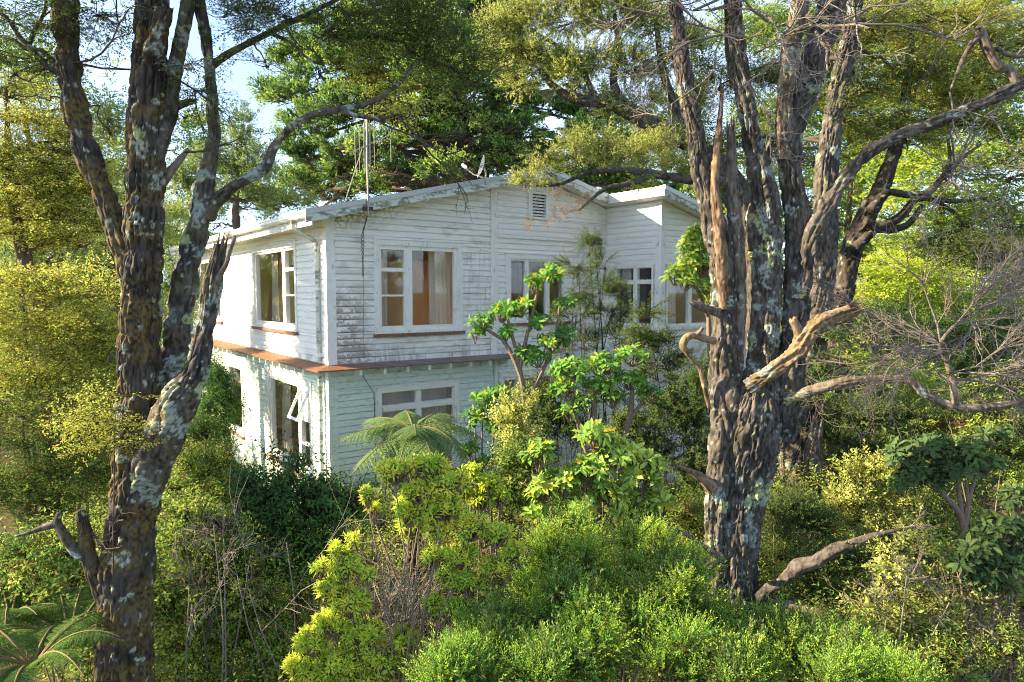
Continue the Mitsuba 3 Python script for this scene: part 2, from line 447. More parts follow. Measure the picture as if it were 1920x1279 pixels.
# wall cores
up = Polygon([(0.0, -1.27), (WU, -1.27), (WU, zt(WU) - .16), (RIDGE, zt(RIDGE) - .16), (0.0, zt(0) - .16)])
fw = numbered(H_ + 'front_wall')
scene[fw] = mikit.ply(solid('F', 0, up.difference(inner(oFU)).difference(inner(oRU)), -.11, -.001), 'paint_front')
labels[fw] = {'label': 'white front wall of weatherboards with peeling brown patches'}
lw = numbered(H_ + 'side_wall')
scene[lw] = mikit.ply(solid('L', 0, sbox(0.111, -1.27, VB, zt(0) - .16).difference(inner(oLU)).difference(inner(oLU2)), -.11, -.001), 'paint_side')
labels[lw] = {'label': 'bright white sunlit side wall of the upper floor'}
fl = numbered(H_ + 'lower_front_wall')
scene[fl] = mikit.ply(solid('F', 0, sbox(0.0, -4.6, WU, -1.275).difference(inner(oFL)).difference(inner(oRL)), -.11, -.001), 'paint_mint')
labels[fl] = {'label': 'pale mint green front wall of the lower floor'}
ll = numbered(H_ + 'lower_side_wall')
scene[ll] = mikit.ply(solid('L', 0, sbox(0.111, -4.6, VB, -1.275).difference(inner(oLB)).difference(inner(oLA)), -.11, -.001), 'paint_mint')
wl = numbered(H_ + 'wing_side_wall')
scene[wl] = mikit.ply(solid('L', WU, sbox(WV, -4.6, -.002, zt(WU) - .16).difference(inner(oWL)), -.11, -.001), 'paint_side')
labels[wl] = {'label': 'short white wall of the wing with a triangle of sun'}
wf = numbered(H_ + 'wing_front_wall')
wp = Polygon([(WU + .111, -4.6), (9.8, -4.6), (9.8, zt(9.8) - .16), (WU + .111, zt(WU + .111) - .16)])
scene[wf] = mikit.ply(solid('F', WV, wp.difference(inner(oWF)), -.11, -.001), 'paint_side')
put(H_ + 'back_wall', hbox(.0, 9.8, VB, VB + .1, -4.6, 1.15), 'paint_side')
put(H_ + 'end_wall', hbox(9.8, 9.9, WV, VB + .1, -4.6, 1.1), 'paint_side')

# weatherboards
PF = .1125
boards(fw, 'F', 0, .125, 3.36, -1.255, zt(3.3) - .17, [oFU], 'paint_front', lo=lambda z: (z + .17 - 2.54) / .24 + RIDGE)
boards(fw, 'F', 0, 3.52, WU, -1.255, 1.11, [oRU], 'paint_side')
boards(fw, 'F', -.028, 3.52, WU - .033, 1.165, zt(RIDGE) - .17, [(4.28, 4.80, 1.53, 2.10)], 'paint_side',
       lo=lambda z: (z + .17 - 2.54) / .24 + RIDGE, hi=lambda z: RIDGE - (z + .17 - 2.54) / .24)
put(fw + '__belt_board', wbox('F', 0, 3.52, WU - .033, 0, .062, 1.11, 1.164), 'paint_trim')
boards(lw, 'L', 0, .10, VB, -1.24, 1.26, [oLU, oLU2], 'paint_side')
boards(fl, 'F', 0, .125, 3.36, -3.58, -1.33, [oFL], 'paint_mint')
boards(fl, 'F', 0, 3.52, WU, -2.9, -1.33, [oRL], 'paint_mint', pitch=.2)
boards(ll, 'L', 0, .10, VB, -3.805, -1.33, [oLB, oLA], 'paint_mint')
boards(wl, 'L', WU, WV + .12, -.03, .69, zt(WU) - .18, [], 'paint_side', pitch=.122)
boards(wl, 'L', WU, WV + .12, -.03, -1.26, -.78, [], 'paint_side')
boards(wf, 'F', WV, WU + .10, 9.7, .69, zt(WU) - .18, [], 'paint_side', pitch=.122, hi=lambda z: RIDGE - (z + .17 - 2.54) / .24)
boards(wf, 'F', WV, WU + .10, 9.7, -1.26, -.78, [], 'paint_side', pitch=.16)

# corner boards and cover boards
for args in (('F', 0, 0.0, .122, 0, .040, -1.26, zt(.05) - .165), ('L', 0, -.040, .095, 0, .040, -1.26, zt(0) - .165), ('F', 0, 3.362, 3.518, 0, .050, -1.26, zt(3.4) - .165),
             ('F', WV, WU - .040, WU + .10, 0, .040, -1.3, zt(WU) - .165), ('L', WU, WV, WV + .12, 0, .040, -1.3, zt(WU) - .165), ('L', WU, -.03, -.001, 0, .03, -1.25, zt(WU) - .17)):
    put(H_ + 'corner_board', wbox(*args), 'paint_trim')
for args in (('F', 0, 0.0, .122, 0, .040, -4.2, -1.335), ('L', 0, -.040, .095, 0, .040, -4.2, -1.335), ('F', 0, 3.36, 3.52, 0, .045, -4.2, -1.335)):
    put(H_ + 'lower_corner_board', wbox(*args), 'paint_mint')
put(H_ + 'head_board', wbox('L', WU, WV + .121, -.031, 0, .036, .602, .689), 'paint_trim')
put(H_ + 'head_board', wbox('F', WV, WU + .101, 9.7, 0, .036, .602, .689), 'paint_trim')

# windows
window('upper_window', 'F', 0, *oFU, [(.985, 1.445, -.60, -.062), (.985, 1.445, -.03, .385), (.985, 1.445, .455, .78), (1.605, 2.51, -.60, .78)],
       label='front upper window with curtains and warm wooden room behind')
window('upper_window', 'L', 0, *oLU, [(1.64, 2.165, -.60, -.06), (1.64, 2.165, -.03, .42), (1.64, 2.165, .49, .82), (2.34, 4.10, -.60, .82)], label='wide sunlit side window of the upper floor')
window('upper_window', 'L', 0, *oLU2, [(7.27, 7.75, -.60, -.06), (7.27, 7.75, -.03, .42), (7.27, 7.75, .49, .82), (7.92, 9.42, -.60, .82)])
window('upper_window', 'F', 0, *oRU, [(3.88, 4.23, -.50, .66), (4.33, 4.80, -.50, .66), (4.90, 5.28, -.50, .66)])
window('lower_window', 'F', 0, *oFL, [(.965, 1.665, -2.045, -1.815), (1.77, 2.475, -2.045, -1.815), (.965, 1.665, -3.30, -2.16), (1.77, 2.475, -3.30, -2.16)],
       label='lower front window with grey curtains partly behind the tree fern')
window('lower_window', 'L', 0, *oLB, [(.985, 1.43, -3.30, -2.86), (.985, 1.43, -2.83, -2.40), (1.59, 3.25, -3.30, -1.79)], label='lower side window with one small sash propped open by the corner')
window('lower_window', 'L', 0, *oLA, [(6.76, 7.19, -3.30, -2.86), (6.76, 7.19, -2.83, -2.40), (5.55, 6.62, -3.30, -1.83)])
window('lower_window', 'F', 0, *oRL, [(3.70, 4.03, -3.1, -1.79), (4.12, 4.5, -3.1, -1.79), (4.58, 4.95, -3.1, -1.79)])
window('wing_window', 'L', WU, *oWL, [(-1.40, -1.0, .285, .53), (-.88, -.38, .285, .53), (-1.40, -1.0, -.66, .19), (-.88, -.38, -.66, .19)], sill=False, border=.05)
window('wing_window', 'F', WV, *oWF, [(6.80, 7.46, .285, .53), (7.58, 8.52, .285, .53), (6.80, 7.46, -.66, .19), (7.58, 8.52, -.66, .19)], sill=False, border=.05)
put(H_ + 'wing_sill', wbox('L', WU, WV - .05, -.03, 0, .085, -.78, -.722), 'paint_trim')
put(H_ + 'wing_sill', wbox('F', WV, WU + .001, 9.7, 0, .085, -.78, -.722), 'paint_trim')

# two awning sashes propped open
def open_sash(a0, a1, z0, z1, deg, b=.05):
    w = numbered(H_ + 'open_sash')
    t = math.radians(deg)
    def turn(mesh):
        v = np.asarray(mesh[0]) - HO
        u = v @ DF; vv = v @ DL; z = v[:, 2]
        dz, o = z - z1, -u
        return hp(-(o * math.cos(t) - dz * math.sin(t)) - .02, vv, z1 + dz * math.cos(t) + o * math.sin(t)), mesh[1]
    ring = sbox(a0, z0, a1, z1).difference(sbox(a0 + b, z0 + b, a1 - b, z1 - b))
    scene[w] = mikit.ply(turn(solid('L', 0, ring, -.02, .02)), 'paint_trim')
    g = plane('L', 0)
    v = g([a0 + b, a1 - b, a1 - b, a0 + b], [0.0] * 4, [z0 + b, z0 + b, z1 - b, z1 - b])
    put(w + '__pane', turn((v, np.array([[0, 1, 2], [0, 2, 3]]))), 'glass')
open_sash(.955, 1.46, -2.39, -1.80, 24)
open_sash(6.73, 7.22, -2.39, -1.84, 28)

# rooms behind the glass
put(H_ + 'upper_floor', hbox(.112, 9.79, .112, VB - .01, -1.30, -1.20), 'wood_dark')
put(H_ + 'wing_floor', hbox(WU + .112, 9.79, WV + .112, .11, -1.30, -1.20), 'wood_dark')
put(H_ + 'upper_ceiling', hbox(.112, 9.79, .112, VB - .01, 1.05, 1.08), 'room_pale')
put(H_ + 'room_wall', hbox(3.30, 3.36, .112, 4.6, -1.199, 1.049), 'wood_room')
put(H_ + 'room_wall', hbox(.112, 6.5, 4.61, 4.67, -1.199, 1.049), 'wood_room')
put(H_ + 'room_wall', hbox(3.362, 6.5, 3.2, 3.26, -1.199, 1.049), 'room_grey')
put(H_ + 'room_wall', hbox(6.58, 6.64, .112, 4.6, -1.199, 1.049), 'room_grey')
put(H_ + 'room_wall', hbox(6.7, 9.79, 1.4, 1.46, -1.199, 1.049), 'room_grey')
put(H_ + 'door_frame', hbox(1.2, 1.32, 4.53, 4.605, -1.199, .75), 'wood_dark')
put(H_ + 'door_frame', hbox(2.1, 2.22, 4.53, 4.605, -1.199, .75), 'wood_dark')
put(H_ + 'wardrobe', hbox(2.62, 3.29, 2.2, 3.5, -1.199, .72), 'wood_room')
put(H_ + 'room_wall', hbox(.112, 6.5, 3.6, 3.66, -4.2, -1.31), 'room_grey')
put(H_ + 'room_wall', hbox(4.2, 4.26, 3.67, 11.5, -4.2, -1.31), 'room_grey')
put(H_ + 'lower_floor', hbox(.112, 9.79, .112, VB - .01, -4.3, -4.201), 'wood_dark')
for pl, off, a0, a1, z0, z1, o, m in (('F', 0, .98, 1.22, -.7, .85, -.22, 'curtain'), ('F', 0, 2.08, 2.60, -.7, .85, -.22, 'curtain'), ('L', 0, 3.35, 3.78, -.75, .9, -.22, 'curtain'),
                                      ('F', 0, .9, 2.55, -3.4, -1.75, -.20, 'curtain_grey'), ('L', 0, 2.72, 3.28, -3.4, -1.7, -.22, 'curtain'), ('F', WV, 6.78, 7.30, -.7, .58, -.2, 'curtain_grey'),
                                      ('L', WU, -.62, -.34, -.7, .58, -.2, 'curtain_grey'), ('L', WU, -1.44, -1.30, -.7, .58, -.2, 'curtain'), ('F', 0, 3.66, 5.0, -3.2, -1.7, -.2, 'curtain_grey'),
                                      ('F', 0, 3.85, 3.98, -.55, .7, -.2, 'curtain')):
    put(H_ + 'curtain', wavy(pl, off, a0, a1, z0, z1, o, seed=a0), m, smooth=True)

# roof: corrugated sheets, fascias, barge boards, soffits
def sheet(u0, u1, v0, v1, lift=0.0):
    n = int((v1 - v0) / .0127)
    v = np.linspace(v0, v1, n); w = .009 * np.sin(v / .0762 * 2 * PI)
    rows = [hp(np.full(n, u), v, zt(u) + w + lift) for u in (u0, u1)]
    q = np.stack([np.arange(n - 1), np.arange(n - 1) + 1, np.arange(n - 1) + n + 1, np.arange(n - 1) + n], -1)
    return np.vstack(rows), np.vstack([q[:, [0, 1, 2]], q[:, [0, 2, 3]]])
rf = numbered(H_ + 'roof')
scene[rf] = mikit.ply(sheet(EAVE + .01, RIDGE, V0 + .03, VB + .3), 'zinc', smooth=True)
put(rf + '__sheet', sheet(RIDGE + .002, 10.15, V0 + .03, VB + .3), 'zinc', smooth=True)
put(rf + '__sheet', sheet(WU - .30, 10.15, WV - .34, V0 + .029), 'zinc', smooth=True)
put(rf + '__ridge_cap', hexa(np.vstack([hp([4.4, 4.8, 4.8, 4.4], [V0 + .03, V0 + .03, VB + .3, VB + .3], zt(4.4) + .012), hp([4.59, 4.61, 4.61, 4.59], [V0 + .03, V0 + .03, VB + .3, VB + .3], 2.57)])), 'zinc')

def slope_box(u0, u1, v0, v1, top, bot):
    return hexa(np.vstack([hp([u0, u1, u1, u0], [v0, v0, v1, v1], [zt(u0) + bot, zt(u1) + bot, zt(u1) + bot, zt(u0) + bot]),
                           hp([u0, u1, u1, u0], [v0, v0, v1, v1], [zt(u0) + top, zt(u1) + top, zt(u1) + top, zt(u0) + top])]))
put(H_ + 'soffit', slope_box(EAVE + .12, RIDGE, V0 + .03, VB + .2, -.125, -.145), 'paint_trim')
put(H_ + 'soffit', slope_box(RIDGE + .001, 10.0, V0 + .03, VB + .2, -.125, -.145), 'paint_trim')
put(H_ + 'soffit', slope_box(WU - .27, 10.0, WV - .31, V0 + .029, -.125, -.145), 'paint_trim')
for u0, u1, v in ((EAVE, RIDGE, V0), (RIDGE + .001, WU - .30, V0), (WU - .30, 10.1, WV - .34)):
    put(H_ + 'barge_board', slope_box(u0, u1, v, v + .026, -.045, -.185), 'paint_barge')
    put(H_ + 'barge_cap', slope_box(u0 - .004, u1, v - .012, v + .05, .030, -.062), 'zinc')
put(H_ + 'wing_fascia', hbox(WU - .30, WU - .274, WV - .312, V0 - .001, zt(WU - .3) - .18, zt(WU - .3) + .02), 'paint_trim')
put(H_ + 'fascia', hbox(EAVE + .10, EAVE + .125, V0 + .03, VB + .2, 1.10, 1.29), 'paint_trim')
gp = Polygon([(-.125, 1.335), (-.125, 1.32), (-.118, 1.31), (-.122, 1.27), (-.10, 1.235), (-.02, 1.228), (-.015, 1.228), (-.015, 1.30), (-.022, 1.30), (-.022, 1.236), (-.095, 1.243), (-.112, 1.275), (-.112, 1.335)])
m = trimesh.creation.extrude_polygon(gp, VB + .2 - V0, engine='earcut')
v = np.asarray(m.vertices)
gut = put(H_ + 'gutter', (hp(EAVE + .112 + v[:, 0], V0 + v[:, 2], v[:, 1]), np.asarray(m.faces)), 'paint_trim')
for k in range(24):
    put(gut + '__bracket', hbox(EAVE + .0, EAVE + .098, .1 + k * .5, .125 + k * .5, 1.212, 1.227), 'paint_trim')
dp = put(H_ + 'downpipe', tube(hp([-.44, -.44, -.42, -.10, -.075, -.075], [.42, .42, .415, .315, .30, .30], [1.225, 1.13, 1.09, .90, .86, -1.20]), .037, 10), 'paint_barge', smooth=40)
put(dp + '__bracket', wbox('L', 0, .25, .35, .03, .118, .05, .085), 'paint_trim')
put(dp + '__bracket', wbox('L', 0, .25, .35, .03, .118, -1.12, -1.05), 'paint_trim')
put(H_ + 'downpipe', tube(hp([-.10] * 3, [.20] * 3, [-1.34, -2.5, -4.2]), .040, 10), 'paint_barge', smooth=40)
put(H_ + 'downpipe', tube(hp([3.44] * 2, [-.09] * 2, [-1.36, -4.2]), .034, 10), 'paint_mint', smooth=40)

# the canopy between the floors
OV, CO = .35, 3.75
def canopy(pts_in, pts_out):
    t = .022
    return hexa(np.vstack([hp([pts_in[0][0], pts_in[1][0], pts_out[1][0], pts_out[0][0]], [pts_in[0][1], pts_in[1][1], pts_out[1][1], pts_out[0][1]], [-1.235 - t, -1.235 - t, -1.292 - t, -1.292 - t]),
                           hp([pts_in[0][0], pts_in[1][0], pts_out[1][0], pts_out[0][0]], [pts_in[0][1], pts_in[1][1], pts_out[1][1], pts_out[0][1]], [-1.235, -1.235, -1.292, -1.292])]))
c = put(H_ + 'canopy', canopy([(-.033, -.033), (CO, -.033)], [(-OV, -OV), (CO, -OV)]), 'rust')
labels[c] = {'label': 'grey weathered front edge of the canopy between the floors'}
c = put(H_ + 'canopy', canopy([(-.033, -.0329), (-.033, VB)], [(-OV, -OV + .0001), (-OV, VB)]), 'rust')
labels[c] = {'label': 'rusty orange canopy along the sunlit side wall'}
for k in range(8):
    u = .42 + .452 * k
    put(H_ + 'rafter_tail', hexa(np.vstack([hp([u, u + .045, u + .045, u], [-.31, -.31, -.04, -.04], [-1.42, -1.42, -1.44, -1.44]), hp([u, u + .045, u + .045, u], [-.31, -.31, -.04, -.04], [-1.316, -1.316, -1.27, -1.27])])), 'paint_mint')
for k in range(26):
    u = .42 + .43 * k
    put(H_ + 'rafter_tail', hexa(np.vstack([hp([-.31, -.31, -.04, -.04], [u, u + .045, u + .045, u], [-1.42, -1.42, -1.44, -1.44]), hp([-.31, -.31, -.04, -.04], [u, u + .045, u + .045, u], [-1.316, -1.316, -1.27, -1.27])])), 'paint_mint')

# louvred vent in the gable
vt = numbered(H_ + 'gable_vent')
scene[vt] = mikit.ply(solid('F', -.028, sbox(4.28, 1.53, 4.80, 2.10).difference(sbox(4.38, 1.58, 4.74, 2.05)), .0, .055), 'paint_trim')
put(vt + '__backing', wbox('F', -.028, 4.381, 4.739, -.02, .0, 1.581, 2.049), 'twig_dark')
for k in range(7):
    z = 1.60 + k * .064
    g = plane('F', -.028)
    put(vt + '__slat', hexa(np.vstack([g([4.385, 4.735, 4.735, 4.385], [.040, .040, .052, .052], [z, z, z, z]), g([4.385, 4.735, 4.735, 4.385], [.005, .005, .017, .017], [z + .042] * 4)])), 'paint_trim')

# ------------------------------------------------------------------ aerial, dish, cables
A_ = thing('television_aerial', 'rusty metal aerial with upright rods on a mast at the roof edge', 'aerial')
put(A_ + '__mast', tube(hp([.57] * 2, [-.41] * 2, [1.30, 2.93]), .017, 8), 'aerial_metal')
put(A_ + '__brace', tube(hp([.30, .50], [-.05, -.36], [1.53, 2.42]), .010, 6), 'aerial_metal')
put(A_ + '__boom', tube(hp([.33, 1.02], [-.41, -.405], [2.35, 2.72]), .011, 6), 'aerial_metal')
for k, (f, a, b) in enumerate(((.02, .33, .36), (.13, .36, .40), (.25, .40, .44), (.42, .30, .62), (.52, .62, .40), (.97, .10, .46))):
    u, z = .33 + .69 * f, 2.35 + .37 * f
    put(A_ + '__rod', tube(hp([u, u], [-.43, -.43], [z - b, z + a]), .0065, 6), 'aerial_metal')
put(A_ + '__loop', tube(hp([.52, .52, .53, .56, .59, .60, .60], [-.44] * 7, [2.1, 2.92, 2.98, 3.0, 2.98, 2.92, 2.1]), .0075, 6), 'aerial_metal')
put(A_ + '__bracket', wbox('F', V0, .48, .66, .012, .05, 1.40, 1.46), 'twig_dark')

D_ = thing('satellite_dish', 'white satellite dish seen almost edge on above the roof edge', 'dish')
dc, dn = hp(3.12, -.12, 2.44), unit(np.array([-.95, -.02, .30]))
da = unit(np.cross(dn, [0, 0, 1])); db = np.cross(dn, da)
rr, tt = np.meshgrid(np.linspace(0, 1, 7), np.arange(28) * 2 * PI / 28, indexing='ij')
P = dc + (rr * np.cos(tt))[..., None] * da * .19 + (rr * np.sin(tt))[..., None] * db * .225 + (rr ** 2 * .05)[..., None] * dn
front = P.reshape(-1, 3); back = front - dn * .006
f = ring_faces(7, 28)
rim = np.stack([168 + np.arange(28), 168 + (np.arange(28) + 1) % 28], 1)
f2 = np.vstack([f, f[:, ::-1] + 196, np.stack([rim[:, 0], rim[:, 1], rim[:, 1] + 196], 1), np.stack([rim[:, 0], rim[:, 1] + 196, rim[:, 0] + 196], 1)])
put(D_ + '__bowl', (np.vstack([front, back]), f2), 'dish_white', smooth=40)
tip = dc + dn * .36 - np.array([0, 0, .12])
put(D_ + '__arm', tube([dc - np.array([0, 0, .2]), dc - np.array([0, 0, .2]) + dn * .2, tip], .011, 6), 'aerial_metal')
put(D_ + '__receiver', join([tube([tip - dn * .02 + [0, 0, .01], tip + dn * .02 + [0, 0, .02], tip + dn * .07 + [0, 0, .05]], [.032, .036, .026], 10)]), 'dish_white')
put(D_ + '__foot', tube([dc - dn * .02, dc - dn * .06 - [0, 0, .1], hp(3.2, -.08, 2.2)], .018, 8), 'aerial_metal')

C_ = thing('hanging_cable', 'black twisted cable hanging from the roof edge down the front wall', 'cable')
z = np.linspace(1.44, .28, 90); ph = np.linspace(0, 2 * PI * 9, 90)
w = .016 * (1 + .7 * np.sin(z * 9)) * sst(.2, .45, z)
for s in (0, PI):
    put(C_ + '__strand', tube(hp(.59 + w * np.cos(ph + s), -.12 - .25 * sst(.95, 1.44, z) + w * np.sin(ph + s), z), .0065, 5), 'black_cable')
put(C_ + '__wire', tube(hp([.60, .61, .61], [-.10, -.075, -.06], [.28, -.5, -1.2]), .0035, 5), 'black_cable')
K_ = thing('loose_wire', 'thin black wire running from a rafter end down beside the lower front window', 'wire')
scene[K_] = mikit.ply(tube(hp([.47, .62, .79, .80, .80], [-.30, -.16, -.06, -.06, -.06], [-1.42, -1.58, -1.78, -2.3, -3.4]), .006, 5), 'black_cable')

marks = []
for a, z, la, lz in ((5.02, -2.70, .010, .055), (4.985, -2.715, .04, .012), (4.94, -2.70, .012, .05), (4.905, -2.705, .03, .012), (4.90, -2.69, .011, .05), (4.865, -2.70, .012, .045), (4.845, -2.715, .03, .011), (4.79, -2.72, .012, .03), (4.75, -2.72, .012, .026), (4.89, -2.92, .06, .022)):
    marks.append(wbox('L', 0, a, a + la, .0292, .0335, z, z + lz))
k = put(H_ + 'scrawl', join(marks), 'black_cable')
labels[k] = {'label': 'faint dark scrawl between the lower side windows', 'kind': 'stuff'}

# ------------------------------------------------------------------ foliage: templates of leaves, placed as instances
SPRAY = {}   # kind -> list of (group key, leaf area)

def leaves(P, D, N, L, Wd, C, curl=0.0):
    """Folded leaf blades at P along D with upper side N; returns vertices, triangles, colours."""
    n = len(P)
    D = unit(D); S = unit(np.cross(D, N)); N = np.cross(S, D)
    L, Wd = np.broadcast_to(L, (n,))[:, None], np.broadcast_to(Wd, (n,))[:, None]
    a = P
    b = P + D * L * .45 + S * Wd * .5 + N * Wd * .14 - N * L * curl * .15
    c = P + D * L * .45 - S * Wd * .5 + N * Wd * .14 - N * L * curl * .15
    d = P + D * L - N * L * curl
    v = np.stack([a, b, d, c], 1).reshape(-1, 3)
    o = np.arange(n)[:, None] * 4
    f = np.vstack([o + [0, 1, 2], o + [0, 2, 3]])
    return v, f, np.repeat(C, 4, axis=0)

def blades(P, D, N, L, Wd, C, curl=0.25):
    """Larger leaves with a rounded outline: eight corners, six triangles."""
    n = len(P)
    D = unit(D); S = unit(np.cross(D, N)); N = np.cross(S, D)
    L, Wd = np.broadcast_to(L, (n,))[:, None], np.broadcast_to(Wd, (n,))[:, None]
    rows = []
    for t, w in ((0, .06), (.3, .40), (.66, .5), (1.0, .0)):
        c = P + D * L * (t - .25 * curl * t * t) - N * L * curl * t * t
        if w > .01:
            rows += [c + S * Wd * w + N * Wd * .18 * w, c, c - S * Wd * w + N * Wd * .18 * w]
        else:
            rows += [c]
    v = np.stack(rows, 1)
    k = v.shape[1]
    o = np.arange(n)[:, None] * k
    t = []
    for r in (0, 3):
        t += [[r, r + 3, r + 4], [r, r + 4, r + 1], [r + 1, r + 4, r + 5], [r + 1, r + 5, r + 2]]
    t += [[6, 9, 7], [7, 9, 8]]
    f = np.vstack([o + q for q in t])
    return v.reshape(-1, 3), f, np.repeat(C, k, axis=0)

def stick(a, b, r, col):
    v, f = tube([a, b], [r, r * .5], 3, cap=False)
    return v, f, np.tile(col, (len(v), 1))

TINT = np.array([.755, 1.0, .98])
GAIN = 2.15     # a leaf's colour here is what it reflects and lets through together
def jitter(col, n, rng, amt=.22, hue=.10):
    c = np.asarray(col, float)[None] * GAIN * TINT * (1 + rng.uniform(-amt, amt, (n, 1)))
    return np.clip(c * (1 + rng.uniform(-hue, hue, (n, 3))), .003, .85)

def merge(parts):
    v, f = join([(p[0], p[1]) for p in parts])
    return v, f, np.vstack([p[2] for p in parts])

def group(key, parts, bsdf='leaf'):
    v, f, c = merge(parts)
    last = len(parts[-1][1])
    tri = v[f[-last:]] if last > 15 else v[f]
    area = .5 * np.linalg.norm(np.cross(tri[:, 1] - tri[:, 0], tri[:, 2] - tri[:, 0]), axis=1).sum()
    scene[key] = {'type': 'shapegroup', 'leafage': mikit.ply((v, f), bsdf, color=c)}
    return key, area

def rdir(n, rng):
    return unit(rng.normal(size=(n, 3)))

WOOD = np.array([.10, .07, .05])
def sp_flat(rng, col, leaf=.026, n=74, L=.52, aspect=.62, fan=.5, droop=.12, twig=WOOD, thick=.06, old=None, sticks=True):
    """A flat fan of small leaves (beech): along +x, upper side +z."""
    parts = [stick(np.zeros(3), np.array([L * .9, 0, -droop * L]), .004, twig)]
    P, D, N = [], [], []
    m = 7
    for i in range(m):
        x = L * (i + .6) / m
        s = 1 if i % 2 else -1
        ln = L * fan * (1 - .55 * abs(2 * (i + .5) / m - .8)) * rng.uniform(.7, 1.15)
        d = unit(np.array([.62, s * .78, rng.uniform(-.12, .16)]))
        base = np.array([x, 0, -droop * x * x / L])
        if sticks:
            parts.append(stick(base, base + d * ln, .0022, twig))
        k = n // m
        t = np.linspace(.12, 1.02, k)
        p = base + d * ln * t[:, None]
        side = np.where(np.arange(k) % 2 == 0, 1.0, -1.0)
        dd = d * .75 + np.cross([0, 0, 1], d) * side[:, None] * .75
        P.append(p + rng.normal(0, thick * .25, (k, 3)) * [.4, .4, 1]); D.append(dd + rng.normal(0, .22, (k, 3)))
        N.append(np.array([0, 0, 1.0]) + rng.normal(0, .62, (k, 3)))
    P, D, N = map(np.vstack, (P, D, N))
    C = jitter(col, len(P), rng)
    if old is not None:
        C[rng.random(len(P)) < .10] = old
    parts.append(leaves(P, D, N, leaf * rng.uniform(.75, 1.2, len(P)), leaf * aspect * rng.uniform(.8, 1.15, len(P)), C, .1))
    return parts

def sp_tuft(rng, col, leaf=.035, n=90, L=.34, aspect=.24, spread=.55, twig=WOOD, tipcol=None, m=6, sticks=True):
    """Upright plumes of needle leaves: along +x, bending to +z."""
    parts, P, D, T = [], [], [], []
    for i in range(m):
        d = unit(np.array([1, 0, .25]) + rng.normal(0, spread, 3) * [.5, 1, .8])
        ln = L * rng.uniform(.6, 1.05)
        base = np.array([L * .08 * i / m, 0, 0])
        mid = base + d * ln * .5; end = mid + unit(d + [0, 0, .35]) * ln * .5
        if sticks:
            parts.append(stick(base, end, .0025, twig))
        k = n // m
        t = rng.uniform(.15, 1.0, k)[:, None]
        p = np.where(t < .5, base + (mid - base) * t * 2, mid + (end - mid) * (t * 2 - 1))
        P.append(p); D.append(unit(end - base) * .9 + rdir(k, rng) * .75); T.append(t[:, 0])
    P, D, T = np.vstack(P), np.vstack(D), np.concatenate(T)
    C = jitter(col, len(P), rng)
    if tipcol is not None:
        w = np.clip(T - .45, 0, .55)[:, None] * 1.6
        C = C * (1 - w) + jitter(tipcol, len(P), rng) * w
    parts.append(leaves(P, D, rdir(len(P), rng), leaf * rng.uniform(.7, 1.2, len(P)), leaf * aspect, C, .05))
    return parts

def sp_cushion(rng, col, leaf=.085, n=100, L=.5, tip=None):
    """Dense scale-leaved fans of a cypress: spread over +x, tips turned to +z."""
    m = 9
    parts, P, D, T = [], [], [], []
    for i in range(m):
        a = rng.uniform(-1.0, 1.0)
        d = unit(np.array([math.cos(a), math.sin(a), rng.uniform(.0, .55)]))
        ln = L * rng.uniform(.55, 1.0)
        parts.append(stick(np.zeros(3), d * ln, .006, WOOD))
        k = n // m
        t = rng.uniform(.25, 1.0, k)[:, None]
        P.append(d * ln * t + rng.normal(0, .03, (k, 3))); D.append(d + rng.normal(0, .45, (k, 3)) + [0, 0, .5]); T.append(t[:, 0])
    P, D, T = np.vstack(P), np.vstack(D), np.concatenate(T)
    C = jitter(col, len(P), rng)
    if tip is not None:
        w = np.clip(T - .55, 0, .45)[:, None] * 2
        C = C * (1 - w) + jitter(tip, len(P), rng) * w
    parts.append(leaves(P, D, rdir(len(P), rng) + [0, 0, .6], leaf * rng.uniform(.7, 1.2, len(P)), leaf * .42, C, .05))
    return parts

def sp_broad(rng, col, leaf=.055, n=34, L=.36, aspect=.46, twig=WOOD, old=None, spread=.5, curl=.2):
    """Broad leaves up several twigs (camellia, pittosporum, scrub): along +x."""
    parts, P, D, N = [], [], [], []
    m = 4
    for i in range(m):
        d = unit(np.array([1, 0, .15]) + rng.normal(0, spread, 3) * [.3, 1, .8])
        ln = L * rng.uniform(.6, 1.05)
        parts.append(stick(np.zeros(3), d * ln, .0035, twig))
        k = max(3, n // m)
        t = np.linspace(.25, 1.0, k)[:, None]
        ax = unit(np.cross(d, [.1, .2, 1])); bx = np.cross(d, ax)
        ph = np.arange(k) * 2.4 + rng.uniform(0, 6)
        out = np.cos(ph)[:, None] * ax + np.sin(ph)[:, None] * bx
        P.append(d * ln * t); D.append(d * .6 + out + rng.normal(0, .2, (k, 3))); N.append(d * .8 - out * .3 + [0, 0, .5])
    P, D, N = map(np.vstack, (P, D, N))
    C = jitter(col, len(P), rng)
    if old is not None:
        C[rng.random(len(P)) < .09] = old
    parts.append(leaves(P, D, N, leaf * rng.uniform(.7, 1.2, len(P)), leaf * aspect, C, curl))
    return parts

